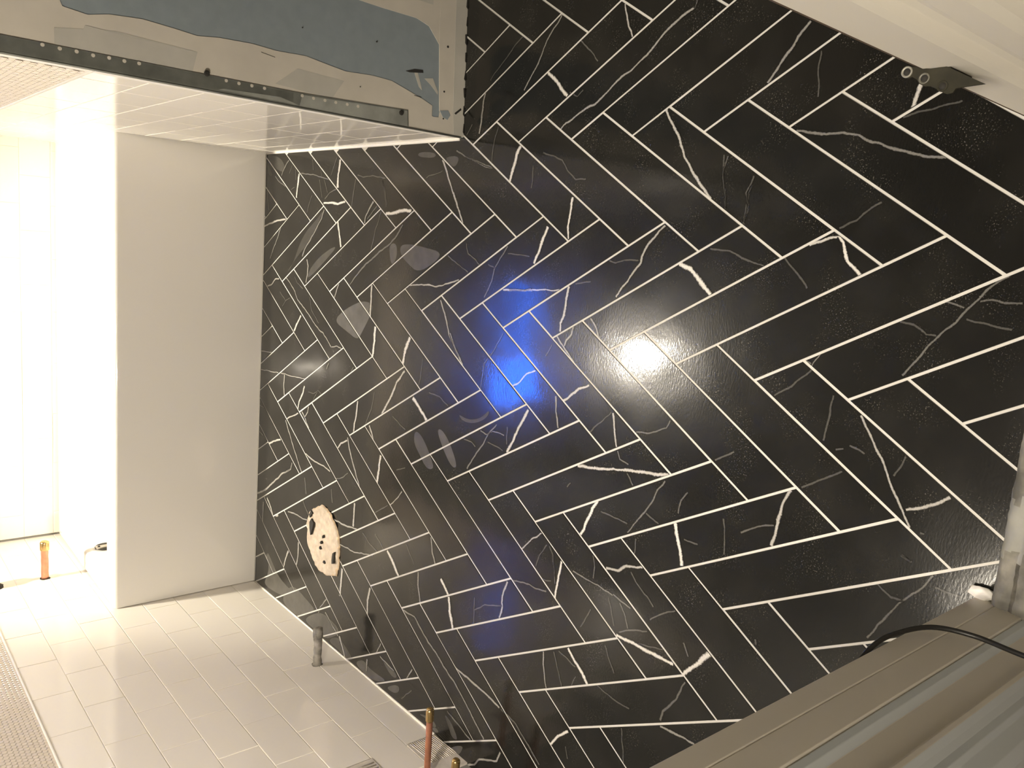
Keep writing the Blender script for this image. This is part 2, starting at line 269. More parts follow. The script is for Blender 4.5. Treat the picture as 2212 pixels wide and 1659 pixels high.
VEINS = """2 0.041 4.74,0.83 4.58,0.94 4.43,1.10 4.25,1.27 4.04,1.35 3.81,1.48 3.62,1.62 3.44,1.77 3.26,1.88
3 0.075 3.60,1.19 3.43,0.90 3.24,0.70 3.03,0.45
2 0.055 3.39,3.29 3.17,3.34 2.86,3.37 2.63,3.39 2.38,3.43
2.5 0.041 4.67,-0.97 4.45,-1.05 4.23,-1.13 4.02,-1.27
2.2 0.048 4.46,-2.77 4.34,-2.73 4.27,-2.54 4.14,-2.30 4.00,-2.08 3.83,-1.92 3.69,-1.76 3.51,-1.50 3.39,-1.32 3.27,-1.07 3.10,-0.82 2.93,-0.60 2.81,-0.40 2.75,-0.16 2.65,0.05 2.54,0.23 2.48,0.41 2.35,0.57
3 0.088 2.04,1.84 1.87,1.95 1.58,2.03 1.24,2.14
2.6 0.046 2.59,-2.32 2.34,-2.48 2.02,-2.74 1.71,-2.88 1.45,-3.11 1.18,-3.35 0.87,-3.71
1.3 0.027 4.13,0.19 3.93,-0.06 3.78,-0.26 3.65,-0.37
1 0.020 1.87,1.05 1.80,0.72 1.71,0.42 1.48,0.23 1.30,-0.06 1.31,-0.36
1 0.027 1.70,-3.85 1.42,-3.78 0.92,-3.91
1.6 0.036 1.85,3.92 1.73,3.50 1.61,3.13 1.56,2.81
1.3 0.028 2.37,3.93 2.62,3.74
1 0.020 4.44,2.08 4.33,2.28 4.14,2.48 3.89,2.81 3.59,3.15
1 0.017 3.09,0.38 3.00,0.14 3.11,-0.03
1 0.029 2.51,2.72 2.08,2.86 1.71,2.86
1 0.026 1.60,1.35 1.11,1.33
2.7 0.042 0.19,-5.54 0.29,-5.80 0.37,-6.01 0.40,-6.16
3 0.048 0.41,-6.15 0.31,-6.24 0.17,-6.29 0.04,-6.35 -0.07,-6.48 -0.17,-6.60
1.5 0.036 0.04,-8.76 -0.09,-8.56 -0.22,-8.45 -0.35,-8.37 -0.51,-8.23 -0.71,-8.12 -0.82,-8.00 -0.99,-7.88 -1.16,-7.76 -1.39,-7.63 -1.59,-7.49
1.4 0.021 -0.43,-7.92 -0.46,-8.08 -0.50,-8.19
1.3 0.021 -0.37,-8.39 -0.35,-8.54 -0.36,-8.70 -0.35,-8.92
1.1 0.024 -0.66,-8.25 -0.68,-8.50 -0.70,-8.67 -0.73,-8.85
1.1 0.017 -0.80,-7.33 -0.81,-7.54 -0.87,-7.66 -0.93,-7.74 -0.92,-7.88
1.7 0.022 -1.44,-6.16 -1.54,-6.10 -1.70,-6.00
1.4 0.026 -1.63,-5.88 -1.67,-6.00
1 0.015 0.00,-5.25 -0.15,-5.43 -0.31,-5.60 -0.45,-5.74
1 0.023 1.19,-4.43 0.98,-4.34 0.78,-4.41 0.56,-4.36
1 0.013 0.95,-6.76 0.87,-6.61 0.67,-6.40 0.53,-6.14
1 0.011 -1.74,-6.03 -2.08,-5.72 -2.31,-5.41
2 0.060 3.78,-5.12 3.55,-4.94 3.27,-4.74 3.03,-4.58 2.82,-4.44
1.7 0.047 2.09,-5.01 2.04,-5.34 1.99,-5.67 2.00,-5.97 1.95,-6.25 1.86,-6.40 1.79,-6.67 1.71,-6.96 1.61,-7.28 1.59,-7.60
2.8 0.065 2.65,-7.08 2.47,-7.03 2.30,-7.01
1 0.019 1.72,-3.77 1.38,-3.79 0.79,-3.94
1 0.021 1.35,-4.44 1.07,-4.33 0.85,-4.40 0.54,-4.35
1 0.011 2.18,-6.88 2.27,-7.21 2.36,-7.69
1 0.013 3.29,-5.38 2.93,-5.39 2.58,-5.44
1 0.036 4.32,-2.72 4.46,-2.78
3 0.058 0.93,-0.01 0.63,0.00 0.31,0.04 0.05,-0.02
3 0.088 0.28,0.67 0.00,0.80 -0.31,0.91 -0.61,1.06
2.5 0.034 -1.21,1.82 -1.17,1.37 -1.13,0.94 -1.10,0.52 -1.06,0.12
2.6 0.066 -0.95,-0.16 -1.21,-0.12 -1.57,-0.09 -1.77,-0.02 -1.95,-0.02
2.3 0.054 0.44,-2.62 0.24,-2.42 0.02,-2.23 -0.18,-2.13 -0.31,-2.12 -0.49,-1.95 -0.70,-1.81 -0.87,-1.67 -1.03,-1.55
3 0.083 -0.24,-3.07 -0.33,-3.32 -0.52,-3.58 -0.67,-3.74 -0.75,-3.85
2 0.050 -1.80,-0.43 -1.96,-0.40 -2.12,-0.24 -2.24,-0.20
2.2 0.048 -2.07,0.06 -2.27,-0.20 -2.45,-0.43 -2.63,-0.65
2 0.044 -1.55,-0.91 -1.71,-1.08 -1.91,-1.18 -2.02,-1.29
1 0.018 -0.32,-1.27 -0.36,-1.45 -0.28,-1.68 -0.26,-2.05
1 0.021 1.13,-3.87 0.78,-3.93
1 0.021 1.19,-4.41 0.87,-4.36 0.57,-4.36
1 0.026 0.06,-3.72 0.06,-4.15 -0.09,-4.54 -0.15,-4.87
1.2 0.022 -2.27,0.20 -2.55,0.37
1 0.021 -0.89,-0.36 -0.78,-0.80
2.5 0.044 -3.43,1.38 -3.26,1.13 -3.06,0.94 -2.95,0.65
2.6 0.058 -3.44,-0.31 -3.27,-0.55 -3.09,-0.76 -2.95,-1.06
2.7 0.077 -3.87,0.78 -4.13,0.93 -4.37,1.07 -4.64,1.18 -5.04,1.40
2 0.053 -3.38,-0.08 -3.72,-0.15 -4.06,-0.26
2.4 0.053 -3.39,-1.81 -3.66,-1.89 -4.06,-2.00
2.6 0.062 -4.74,-0.97 -4.65,-1.47 -4.54,-1.99 -4.44,-2.43 -4.37,-2.82 -4.34,-3.14 -4.27,-3.41
3 0.076 -5.32,-1.66 -5.56,-1.52 -5.84,-1.41 -6.20,-1.27
3 0.080 -5.13,-3.69 -5.40,-3.79 -5.65,-3.89 -5.91,-3.98
2.2 0.040 -6.58,-0.06 -6.81,0.25 -6.98,0.41 -7.16,0.56
2.4 0.057 -6.67,-2.09 -6.59,-2.43 -6.42,-2.62 -6.29,-3.04
1.5 0.038 -4.41,-3.34 -4.65,-3.18 -4.95,-3.07 -5.27,-2.85 -5.72,-2.55
1.3 0.032 -4.47,-3.89 -4.66,-3.77 -4.94,-3.74
1.4 0.031 -3.22,-3.28 -3.39,-3.22 -3.48,-3.04 -3.58,-2.83 -3.63,-2.48
1.6 0.030 -4.75,2.46 -4.79,2.21 -4.66,1.98 -4.65,1.55
1.6 0.043 -4.46,1.86 -4.78,2.16 -5.07,2.32 -5.59,2.72 -5.84,2.87
1 0.034 -4.96,2.14 -5.02,1.55
1 0.037 -4.43,1.46 -4.85,1.43
1.3 0.031 -5.11,3.09 -5.12,2.78 -5.20,2.61
1 0.017 -3.38,-1.76 -3.64,-1.51 -3.93,-1.22
1.5 0.022 -4.13,-2.06 -4.29,-2.13 -4.33,-2.38
1.3 0.020 -4.52,-2.37 -4.72,-2.56
1 0.026 -5.51,-1.77 -5.54,-2.52
1 0.017 -5.18,-2.97 -5.28,-3.31
1.2 0.030 -5.40,-3.95 -5.38,-4.27
1 0.022 -4.72,-4.76 -5.37,-4.87
1.2 0.018 -5.17,-0.81 -5.29,-0.71
1 0.021 -6.78,-0.26 -7.10,-0.05 -7.40,0.04
1 0.025 -6.78,-0.35 -6.97,-0.50 -7.41,-0.60
1 0.016 -5.77,-2.79 -6.14,-2.81
1.2 0.011 -3.72,-4.41 -3.46,-4.78
2.3 0.041 -2.27,-6.92 -2.65,-7.19 -2.98,-7.43 -3.24,-7.59 -3.43,-7.70 -3.61,-7.84 -3.83,-7.98
2.4 0.058 -3.58,-7.88 -3.48,-8.10 -3.36,-8.28 -3.26,-8.41 -3.17,-8.52
2.4 0.065 -3.83,-5.97 -4.09,-5.87 -4.35,-5.83 -4.49,-5.83 -4.89,-5.77
1.3 0.020 -4.86,-5.14 -4.77,-5.28 -4.64,-5.45 -4.53,-5.76
1.2 0.021 -2.83,-6.86 -2.87,-7.02 -2.92,-7.11
1.2 0.033 -2.95,-6.64 -2.92,-6.77
1 0.013 -2.79,-7.75 -3.13,-7.63
1 0.009 -2.10,-6.46 -2.48,-6.45 -2.86,-6.40
1 0.012 -3.72,-6.15 -3.62,-6.34 -3.42,-6.58 -3.27,-6.80
1 0.032 -3.87,-8.14 -3.87,-8.20
1 0.015 -4.30,-7.92 -4.34,-8.09
1.5 0.035 -4.38,-8.47 -4.67,-8.30 -4.98,-8.05 -5.33,-7.85 -5.56,-7.74 -5.77,-7.63
1 0.025 -4.86,-7.63 -4.99,-7.88 -4.97,-8.08
1 0.023 -4.60,-8.48 -4.61,-8.84
3 0.091 -8.00,-4.32 -7.67,-4.57 -7.32,-4.84
2 0.050 -9.29,-3.94 -9.25,-4.33 -9.22,-4.77
1.4 0.048 -8.12,-4.38 -8.58,-4.22 -8.96,-3.96 -9.17,-3.92
1.2 0.039 -6.65,-5.71 -6.74,-5.74
1 0.024 -4.28,-7.93 -4.35,-8.07
1.7 0.045 2.02,13.73 1.83,14.07 1.45,14.40
3 0.098 1.58,13.03 1.30,13.08 0.99,13.13 0.73,13.18
1.5 0.031 1.53,12.88 1.50,12.59 1.47,12.02 1.40,11.55 1.33,11.01 1.21,10.73
3 0.105 1.97,10.28 1.73,10.31 1.45,10.37 1.07,10.37
3 0.066 0.59,11.24 0.62,10.76 0.59,10.32 0.66,9.79
1.5 0.041 1.43,14.89 1.30,14.66 1.14,14.22 0.94,13.68
1.8 0.067 0.39,11.18 0.11,11.33 -0.17,11.62 -0.40,11.84 -0.64,12.10 -0.90,12.41 -1.17,12.58
3 0.089 0.04,10.27 -0.22,10.16 -0.71,9.98
2.2 0.066 0.69,8.18 0.44,8.45 0.26,8.59 0.06,8.64
1.3 0.044 0.58,7.98 0.36,8.26 0.18,8.50
2.5 0.073 -0.30,15.66 -0.19,15.14 -0.08,14.65 0.00,13.91
1.8 0.054 -0.24,14.26 -0.63,14.49 -0.93,14.74 -1.41,15.09
1.3 0.030 1.43,9.18 1.39,8.86 1.43,8.34 1.38,7.96 1.36,7.60
1.3 0.035 0.42,7.74 0.21,7.83 -0.12,8.01 -0.45,8.09 -0.70,8.18
1.3 0.040 1.33,9.27 0.96,9.37 0.53,9.44
1 0.023 2.03,10.47 1.74,10.66 1.43,10.84
1 0.032 2.05,12.12 1.61,12.03
1.1 0.035 1.73,11.54 1.42,11.46
1.1 0.030 1.31,11.59 0.76,11.35
1.1 0.027 1.33,11.27 0.92,11.01
1.4 0.026 1.05,10.37 0.93,10.83 0.72,11.17
1.4 0.049 1.04,15.52 0.65,15.43 0.26,15.31
1 0.026 1.29,7.77 1.01,7.59 0.61,7.44
1 0.026 1.86,13.51 1.52,13.78
1 0.030 1.80,13.35 1.30,13.28
1 0.020 0.99,13.63 1.06,13.33
1 0.026 0.83,12.05 0.51,12.25 0.27,12.33
3 0.090 0.36,7.48 0.41,6.99 0.49,6.55 0.47,6.11
2.4 0.066 1.81,4.87 1.40,4.60 1.00,4.34 0.63,4.08 0.19,3.78
1.5 0.040 2.01,4.30 1.85,3.91 1.72,3.39 1.58,2.83
1.5 0.057 0.10,6.57 -0.22,6.86 -0.45,7.16 -0.69,7.67 -0.93,8.07 -1.14,8.47 -1.43,8.88 -1.79,9.30
2.4 0.043 -1.51,6.00 -1.43,5.46 -1.41,5.11 -1.44,4.82 -1.30,4.27 -1.14,3.69
2.4 0.099 -1.69,8.02 -2.09,8.01 -2.62,8.02
3 0.104 -2.86,7.71 -3.26,7.70 -3.75,7.75
2.2 0.055 -1.75,4.55 -2.05,4.34 -2.57,4.06 -2.86,3.80 -3.07,3.56
2.2 0.063 -2.55,4.03 -2.90,3.74 -3.18,3.49 -3.40,3.25
1.3 0.033 -0.25,3.62 -0.49,3.51 -0.62,3.19 -0.73,3.03
1.2 0.032 -0.61,4.36 -0.74,4.01 -0.95,3.46
1.4 0.043 -0.22,2.01 -0.52,2.23 -0.78,2.43 -1.08,2.49 -1.50,2.73
2.6 0.046 -1.24,2.04 -1.15,1.01
1 0.038 1.28,7.76 0.86,7.57 0.55,7.47
1 0.026 1.34,5.56 1.40,5.45 1.43,5.17 1.52,4.84
1.1 0.017 -2.25,1.90 -2.79,2.26 -3.08,2.52 -3.75,2.59
1.1 0.026 -0.39,1.97 -0.40,1.20
1.1 0.025 -0.70,2.68 -0.77,2.38
2.2 0.056 -2.39,15.20 -2.29,14.84 -2.10,14.58 -2.03,14.21
2 0.047 -1.94,13.79 -2.13,13.40 -2.37,13.02 -2.62,12.79 -2.76,12.48 -2.97,12.02 -3.17,11.66 -3.42,11.17 -3.50,10.84 -3.68,10.55 -3.87,10.26
2 0.034 -3.85,10.28 -3.78,9.96 -3.79,9.55
2.8 0.076 -3.12,12.47 -3.40,12.72 -3.70,12.95
2 0.073 -1.24,12.23 -1.45,12.12 -1.73,12.14 -2.00,12.23
2 0.052 -1.84,9.99 -2.08,10.14 -2.30,10.24
1 0.033 -2.51,14.16 -2.64,13.88 -2.76,13.71 -2.61,13.36
1 0.027 -2.76,13.71 -2.97,13.91
2 0.029 -4.80,15.56 -4.70,14.53
1 0.028 -1.88,13.07 -2.06,12.90 -2.22,12.43
1 0.020 -2.44,11.92 -2.85,11.74 -3.22,11.19
2.3 0.029 -5.49,15.59 -5.42,14.92 -5.37,14.36 -5.30,13.65 -5.27,12.96 -5.18,12.01
2.3 0.075 -5.32,13.56 -5.70,13.58 -6.07,13.50
2.8 0.075 -5.43,12.01 -5.70,12.10 -6.00,12.33 -6.32,12.45
2.5 0.049 -6.81,13.24 -6.65,12.83 -6.44,12.39
2.2 0.058 -6.35,12.14 -6.50,11.88 -6.64,11.77 -6.77,11.56
2.2 0.064 -6.07,11.67 -6.26,11.71 -6.48,11.91
2.5 0.069 -5.23,8.47 -5.66,8.50 -5.99,8.59 -6.24,8.60
2.3 0.070 -6.99,9.57 -6.76,9.35 -6.57,8.94
2 0.068 -6.89,13.32 -7.21,13.05 -7.49,12.81 -7.82,12.52 -8.41,11.95
2.3 0.060 -7.69,11.77 -7.76,11.27 -7.79,10.79 -7.77,10.37 -7.84,9.95
2.2 0.067 -5.81,7.71 -6.00,7.55 -6.23,7.41
2.5 0.069 -8.05,14.61 -7.84,14.14 -7.68,13.65
1.6 0.033 -6.82,15.51 -6.82,15.15
1.6 0.041 -7.79,15.55 -7.87,15.12
1 0.026 -5.58,11.72 -5.57,11.34 -5.40,11.02 -5.47,10.73
1 0.023 -5.43,11.06 -5.78,11.36
1.4 0.053 -4.38,10.39 -4.60,10.50
1.4 0.036 -4.25,8.82 -4.42,8.96
1 0.020 -4.76,7.54 -5.27,7.64 -5.85,7.96
2 0.049 -8.25,12.69 -8.49,12.77 -8.74,13.23
3 0.108 -2.92,5.84 -3.28,6.05 -3.68,6.13
2.5 0.073 -3.88,6.01 -4.27,6.39 -4.62,6.55 -5.01,6.84 -5.38,7.11
3 0.112 -4.54,5.52 -4.74,5.19 -4.87,4.99 -5.03,4.79
2 0.076 -6.48,8.96 -6.80,8.81 -7.28,8.49 -7.87,8.04
2.8 0.093 -6.54,6.98 -6.97,7.04 -7.41,7.10
2.2 0.047 -7.28,5.75 -7.58,6.01 -7.86,6.32
2.4 0.091 -8.40,8.33 -9.16,8.33
2.2 0.057 -9.33,9.61 -9.29,8.83 -9.15,7.98
2.2 0.076 -8.26,12.67 -8.51,12.75 -8.87,13.43 -9.39,14.12 -9.89,14.84 -10.20,15.49
2 0.053 -10.09,12.86 -9.99,12.22 -9.98,11.64 -9.91,11.28
2.2 0.091 -10.11,14.60 -10.38,14.25 -10.62,14.06 -10.47,13.60
1.8 0.099 -10.35,14.91 -11.13,14.90
1 0.035 -3.39,5.17 -3.91,5.23 -4.27,5.31
1.4 0.034 -7.57,8.81 -7.82,9.14 -7.97,9.54
1 0.076 -8.53,11.69 -9.06,11.54
1 0.069 -8.39,9.83 -8.81,9.70
1 0.069 -9.32,11.80 -9.84,11.19
1.2 0.021 -6.75,6.11 -6.58,5.67
1.3 0.019 -8.33,7.10 -7.90,6.45
1 0.024 -5.26,6.48 -5.51,5.79
1 0.031 -4.24,4.77 -4.25,4.30 -4.43,3.88
2.3 0.092 -11.49,12.68 -11.85,12.88 -12.28,13.02
2 0.097 -10.90,11.94 -11.39,11.94 -11.83,12.03
2 0.045 -10.01,9.13 -9.96,8.56 -9.95,8.21 -9.81,7.67 -9.66,7.10
3 0.103 -9.24,6.32 -9.42,6.06 -9.77,5.66
2.5 0.104 -10.74,8.87 -11.20,8.90 -11.68,8.92
2.5 0.086 -10.71,7.14 -11.13,7.23 -11.65,7.21
2 0.062 -9.29,4.71 -9.64,4.66 -10.13,4.50
1.2 0.036 -9.17,7.74 -9.34,7.39 -9.48,6.79
1.2 0.039 -8.97,7.04 -9.27,6.50
1.8 0.053 -12.14,9.78 -12.56,10.17 -12.80,10.27
1.8 0.067 -12.61,9.81 -12.85,9.29 -13.03,8.89
2.3 0.093 -13.02,8.82 -13.31,8.57 -13.63,8.35
2 0.050 -12.15,6.34 -12.60,6.58
2 0.069 -12.99,7.06 -13.40,7.08
2 0.044 -12.57,6.35 -12.67,5.56
2 0.065 -8.12,4.22 -8.52,4.09 -8.78,3.93
1 0.033 -8.71,5.37 -9.14,4.92
1.1 0.054 -12.38,14.95 -12.70,15.23
3 0.099 -9.08,3.63 -9.38,3.26
3 0.102 -9.43,3.22 -9.83,3.13 -10.21,2.96
1.9 0.057 -10.67,5.32 -10.62,4.72 -10.83,4.40 -11.05,4.01 -11.20,3.57 -11.41,3.21 -11.64,2.65 -11.89,2.23 -12.12,1.88 -12.53,1.28
2.2 0.066 -11.20,2.77 -11.24,2.00 -11.30,1.32 -11.38,0.85
1.3 0.054 -11.38,0.79 -11.46,0.27 -11.71,-0.19 -12.02,-0.71
2.3 0.071 -8.13,0.96 -8.56,1.10 -8.82,1.07 -9.15,1.14
1.2 0.025 -9.33,2.12 -9.05,1.73 -8.80,1.07
1 0.036 -9.02,2.16 -9.68,2.10
2 0.050 -12.18,4.65 -12.63,4.93
1.2 0.030 -12.79,4.61 -13.31,5.09
1.6 0.053 -12.55,2.90 -12.69,2.32 -12.82,1.79
2.2 0.060 -13.59,1.93 -13.36,1.61 -13.16,1.46 -13.03,1.28 -12.89,0.99 -12.79,0.77 -12.50,0.67
3 0.058 -6.98,-0.79 -7.38,-0.72 -7.89,-0.68
1.5 0.042 -8.04,0.83 -7.91,0.24 -7.93,-0.04 -7.85,-0.38
1.6 0.035 -7.07,-1.15 -7.10,-1.55 -7.11,-1.90 -7.16,-2.35
1.5 0.036 -7.13,-2.36 -7.20,-2.61 -7.23,-2.86
1.4 0.033 -7.25,-2.56 -7.41,-2.71 -7.69,-2.84
1 0.027 -7.26,-2.25 -7.79,-2.48
3 0.070 -7.95,-2.57 -7.93,-3.00 -7.92,-3.44 -7.92,-3.80 -7.91,-4.06
3 0.072 -8.84,-1.25 -9.04,-1.47 -9.18,-1.69 -9.38,-1.93
2 0.040 -9.28,-0.49 -9.59,-0.51 -10.09,-0.69
3 0.056 -11.34,-0.99 -11.02,-1.20 -10.73,-1.50
1.3 0.031 -7.87,-2.63 -7.70,-2.89 -7.54,-3.35
1.3 0.021 -6.50,-2.75 -6.73,-3.03 -6.83,-3.24 -6.97,-3.43
1.3 0.029 -7.27,-3.38 -7.01,-3.67 -6.85,-3.96
1.2 0.031 -11.12,-1.47 -11.37,-1.57
1 0.012 -7.71,-1.79 -8.22,-1.55
1 0.017 -9.27,-2.19 -9.36,-2.70 -9.34,-3.13
1.2 0.026 -9.04,-0.97 -9.14,-1.40 -9.17,-1.52
1.1 0.023 -9.37,-1.55 -9.63,-1.47
1 0.027 -9.13,-0.81 -9.81,-1.16
1 0.016 -8.31,-2.29 -8.79,-2.62
1.4 0.030 -6.96,-0.47 -7.37,-0.59 -7.57,-0.64
1.3 0.026 -6.52,-1.70 -6.75,-1.77 -7.01,-1.77
1 0.022 -9.85,-2.99 -10.64,-3.16
1.4 0.023 -7.38,-4.23 -7.60,-4.38
1 0.021 -7.88,-3.16 -7.74,-3.78
1 0.021 -7.62,-0.17 -7.56,-0.51"""
SMEARS = """1 -3.01,10.19 -2.61,9.61 -2.29,8.82 -2.19,8.36 -2.23,7.88 -2.53,7.97 -3.15,8.45 -3.40,8.66 -3.23,9.34
1.1 -0.47,7.22 -0.41,6.83 -0.77,6.76 -1.03,6.96 -0.93,7.10
.9 -0.45,6.64 -0.40,6.07 -0.45,5.46 -0.53,4.61 -0.84,4.95 -1.13,5.68 -0.96,6.13 -0.72,6.60
.5 -1.54,13.29 -0.50,12.63 0.10,11.62 0.43,11.14 -0.46,11.74 -1.18,12.94 -1.84,13.75
.7 -1.17,11.49 -0.80,10.68 -0.69,10.20 -1.21,10.97 -1.91,12.13 -1.61,12.07
.6 2.10,15.61 2.13,14.84 1.92,14.29 1.63,14.10 1.57,14.41 1.75,15.08
.6 1.99,15.63 1.64,15.29 1.48,15.06 1.41,15.33 1.62,15.57
1 1.98,6.05 2.02,5.82 1.99,5.29 1.91,5.17 1.85,5.33 1.89,5.98
.8 1.87,4.77 1.88,4.13 1.58,4.30 1.71,4.64
.8 -5.48,5.35 -5.40,5.17 -5.57,4.85 -5.99,4.44 -6.23,4.29 -6.32,4.64 -6.00,5.04 -5.79,5.31
1 -5.16,4.30 -5.08,4.08 -5.38,3.65 -5.91,3.26 -5.98,3.52 -5.59,3.96
1.1 -12.08,14.47 -12.37,13.96 -12.70,13.45 -12.83,12.70 -12.84,12.07 -12.82,11.21 -12.88,10.46 -12.94,10.70 -13.26,11.68 -13.24,12.66 -13.40,13.49 -13.51,14.65 -12.97,14.30 -12.56,14.24
1 -12.92,12.69 -12.56,12.10 -12.72,11.05 -12.80,10.47 -13.12,10.93 -13.58,11.65 -13.59,13.09
1 -13.48,11.32 -12.85,10.38 -12.67,9.77 -12.80,8.62 -13.43,9.53 -13.52,10.00 -13.52,10.64
.8 -13.50,9.60 -13.05,8.89 -13.18,8.36 -13.39,7.84 -13.58,8.25 -13.48,8.77
.8 -12.14,14.67 -12.42,13.86 -12.82,13.54 -12.87,14.01
1.2 -13.44,7.79 -13.10,7.28 -13.21,7.00 -13.20,6.49 -13.15,5.99 -13.26,6.06 -13.54,6.79 -13.52,7.24
1.2 -13.37,5.96 -12.95,5.29 -13.13,5.19 -13.34,5.48
1 -12.65,6.21 -12.54,5.98 -12.73,5.31 -12.92,5.61
1 -13.32,4.21 -13.17,3.88 -13.13,3.46 -13.24,3.30 -13.34,3.51 -13.24,3.81
1 -12.71,3.01 -12.69,2.91 -12.79,2.65 -13.09,2.33 -13.17,2.60 -12.99,2.76
1.3 -13.40,3.56 -13.26,3.36 -13.32,3.18 -13.42,3.34
1 -13.46,2.65 -13.11,2.12 -13.33,2.17 -13.57,2.37 -13.56,2.56
.5 -4.53,3.43 -4.60,2.99 -4.46,2.50 -4.13,2.14 -4.40,2.25 -4.64,2.73 -4.68,3.20"""
for si, line in enumerate(SMEARS.strip().split('\n')):
    f = line.split(); amt = float(f[0]); P = ccw([tuple(map(float, x.split(','))) for x in f[1:]])
    # rounded outline
    for _ in range(2):
        P = [q for j in range(len(P)) for q in ((P[j-1][0]*.25+P[j][0]*.75, P[j-1][1]*.25+P[j][1]*.75), (P[j][0]*.75+P[(j+1) % len(P)][0]*.25, P[j][1]*.75+P[(j+1) % len(P)][1]*.25))]
    for t in tiles:
        c = clip(P, t[0])
        if len(c) < 3: continue
        fi = len(fl.f); fl.add([(p[0], p[1], t[4](p)+.0008+.00009*si) for p in c], [tuple(range(len(c)))], 3)
        fl.uv[fi] = [0]*len(c); fl.val[fi] = .22*amt
for line in VEINS.strip().split('\n'):
    f = line.split(); br = float(f[0]); wd_ = float(f[1]); P = [tuple(map(float, x.split(','))) for x in f[2:]]
    if br < 1.7: wd_ = max(wd_, .035)
    seed = Vector((P[0][0], P[0][1], 3.3)); D = []
    for j in range(len(P)-1):
        L = math.dist(P[j], P[j+1]); n = max(1, int(L/.06))
        for k in range(n+(j == len(P)-2)):
            t = k/n; D.append((P[j][0]+(P[j+1][0]-P[j][0])*t, P[j][1]+(P[j+1][1]-P[j][1])*t))
    E = []
    for j, p in enumerate(D):
        a = D[max(0, j-1)]; b = D[min(len(D)-1, j+1)]; dx, dy = b[0]-a[0], b[1]-a[1]; L = math.hypot(dx, dy) or 1
        nx, ny = -dy/L, dx/L; s = .022*noise.noise(Vector((p[0]*6, p[1]*6, seed.x)))
        h = wd_*(.86 if br > 2.4 else .76)*(1+.35*noise.noise(Vector((p[0]*3, p[1]*3, seed.y+7)))+.22*noise.noise(Vector((p[0]*11, p[1]*11, seed.y))))
        E.append(((p[0]+nx*(s+h), p[1]+ny*(s+h)), (p[0]+nx*(s-h), p[1]+ny*(s-h))))
    amt = {3: 1.0, 1: .11}.get(br, .10+.85*((br-1)/2)**1.5)
    for j in range(len(E)-1):
        q = [E[j][0], E[j+1][0], E[j+1][1], E[j][1]]; c = (sum(p[0] for p in q)/4, sum(p[1] for p in q)/4)
        t = tile_at(c)
        if not t: continue
        if not all(inside(p, t[0]) for p in q):
            c2 = [(c[0]+(p[0]-c[0])*1.0, c[1]+(p[1]-c[1])*1.0) for p in q]
            cl = clip(ccw(c2), t[0])
            if len(cl) != 4 or True:
                if len(cl) < 3: continue
                # across-coordinate from the distance to the strip's middle line
                m0 = ((q[0][0]+q[3][0])/2, (q[0][1]+q[3][1])/2); m1 = ((q[1][0]+q[2][0])/2, (q[1][1]+q[2][1])/2)
                L = math.dist(m0, m1) or 1; nx, ny = -(m1[1]-m0[1])/L, (m1[0]-m0[0])/L; hw = math.dist(q[0], q[3])/2 or 1
                fi = len(fl.f); fl.add([(p[0], p[1], t[4](p)+.003) for p in cl], [tuple(range(len(cl)))], 2)
                fl.uv[fi] = [((p[0]-m0[0])*nx+(p[1]-m0[1])*ny)/hw for p in cl]; fl.val[fi] = amt
            continue
        fi = len(fl.f); fl.add([(p[0], p[1], t[4](p)+.003) for p in q], [(0, 1, 2, 3)], 2)
        fl.uv[fi] = [1, 1, -1, -1]; fl.val[fi] = amt
struct(fl.build('floor', [m_tile, m_grout, m_vein, m_haze], recalc=False))
# every face of the floor that should look up does
me = bpy.data.objects['floor'].data
import bmesh
bm = bmesh.new(); bm.from_mesh(me)
for f in bm.faces:
    if f.normal.z < -.5 and f.calc_center_median().z > -.3*U: f.normal_flip()
bm.to_mesh(me); bm.free()

# ------------------------------------------------------------------ tiled walls
ROW0, ROWH, TLEN = .90, 1.065, 2.085
def tiled(mb, P0, d, nrm_, s0, s1, skip, off=7.58, top=8.355, gl=.012):
    """tiles on a vertical wall through P0 along the horizontal unit vector d, facing nrm_; s is the distance along d"""
    pt = lambda s, z, o: (P0[0]+d[0]*s+nrm_[0]*o, P0[1]+d[1]*s+nrm_[1]*o, z)
    for r in range(8):
        z0 = 0.03 if r == 0 else ROW0+(r-1)*ROWH; z1 = ROW0+r*ROWH
        o = off if r % 2 == 0 else off-TLEN/2+.03
        k0 = int((s0-o)/TLEN)-2
        for k in range(k0, k0+40):
            a, b = o+k*TLEN, o+(k+1)*TLEN
            a2, b2 = max(a, s0), min(b, s1)
            if b2-a2 < .08 or skip(r, (a+b)/2): continue
            g = gl/2; t0 = [rnd.gauss(0, .0022) for _ in range(3)]
            cs, cz = (a+b)/2, (z0+z1)/2; T = .05
            ho = lambda s, z: T+t0[0]*(s-cs)+t0[1]*(z-cz)+t0[2]*.8
            A, B, Z0, Z1 = a2+g, b2-g, z0+g, z1-g; e = .013
            mb.add([pt(A+e, Z0+e, ho(A, Z0)), pt(B-e, Z0+e, ho(B, Z0)), pt(B-e, Z1-e, ho(B, Z1)), pt(A+e, Z1-e, ho(A, Z1)),
                    pt(A, Z0, ho(A, Z0)-.006), pt(B, Z0, ho(B, Z0)-.006), pt(B, Z1, ho(B, Z1)-.006), pt(A, Z1, ho(A, Z1)-.006),
                    pt(A, Z0, 0), pt(B, Z0, 0), pt(B, Z1, 0), pt(A, Z1, 0)],
                   [(0, 1, 2, 3)]+[(j, (j+1) % 4, 4+(j+1) % 4, 4+j) for j in range(4)]+[(4+j, 4+(j+1) % 4, 8+(j+1) % 4, 8+j) for j in range(4)], 0)
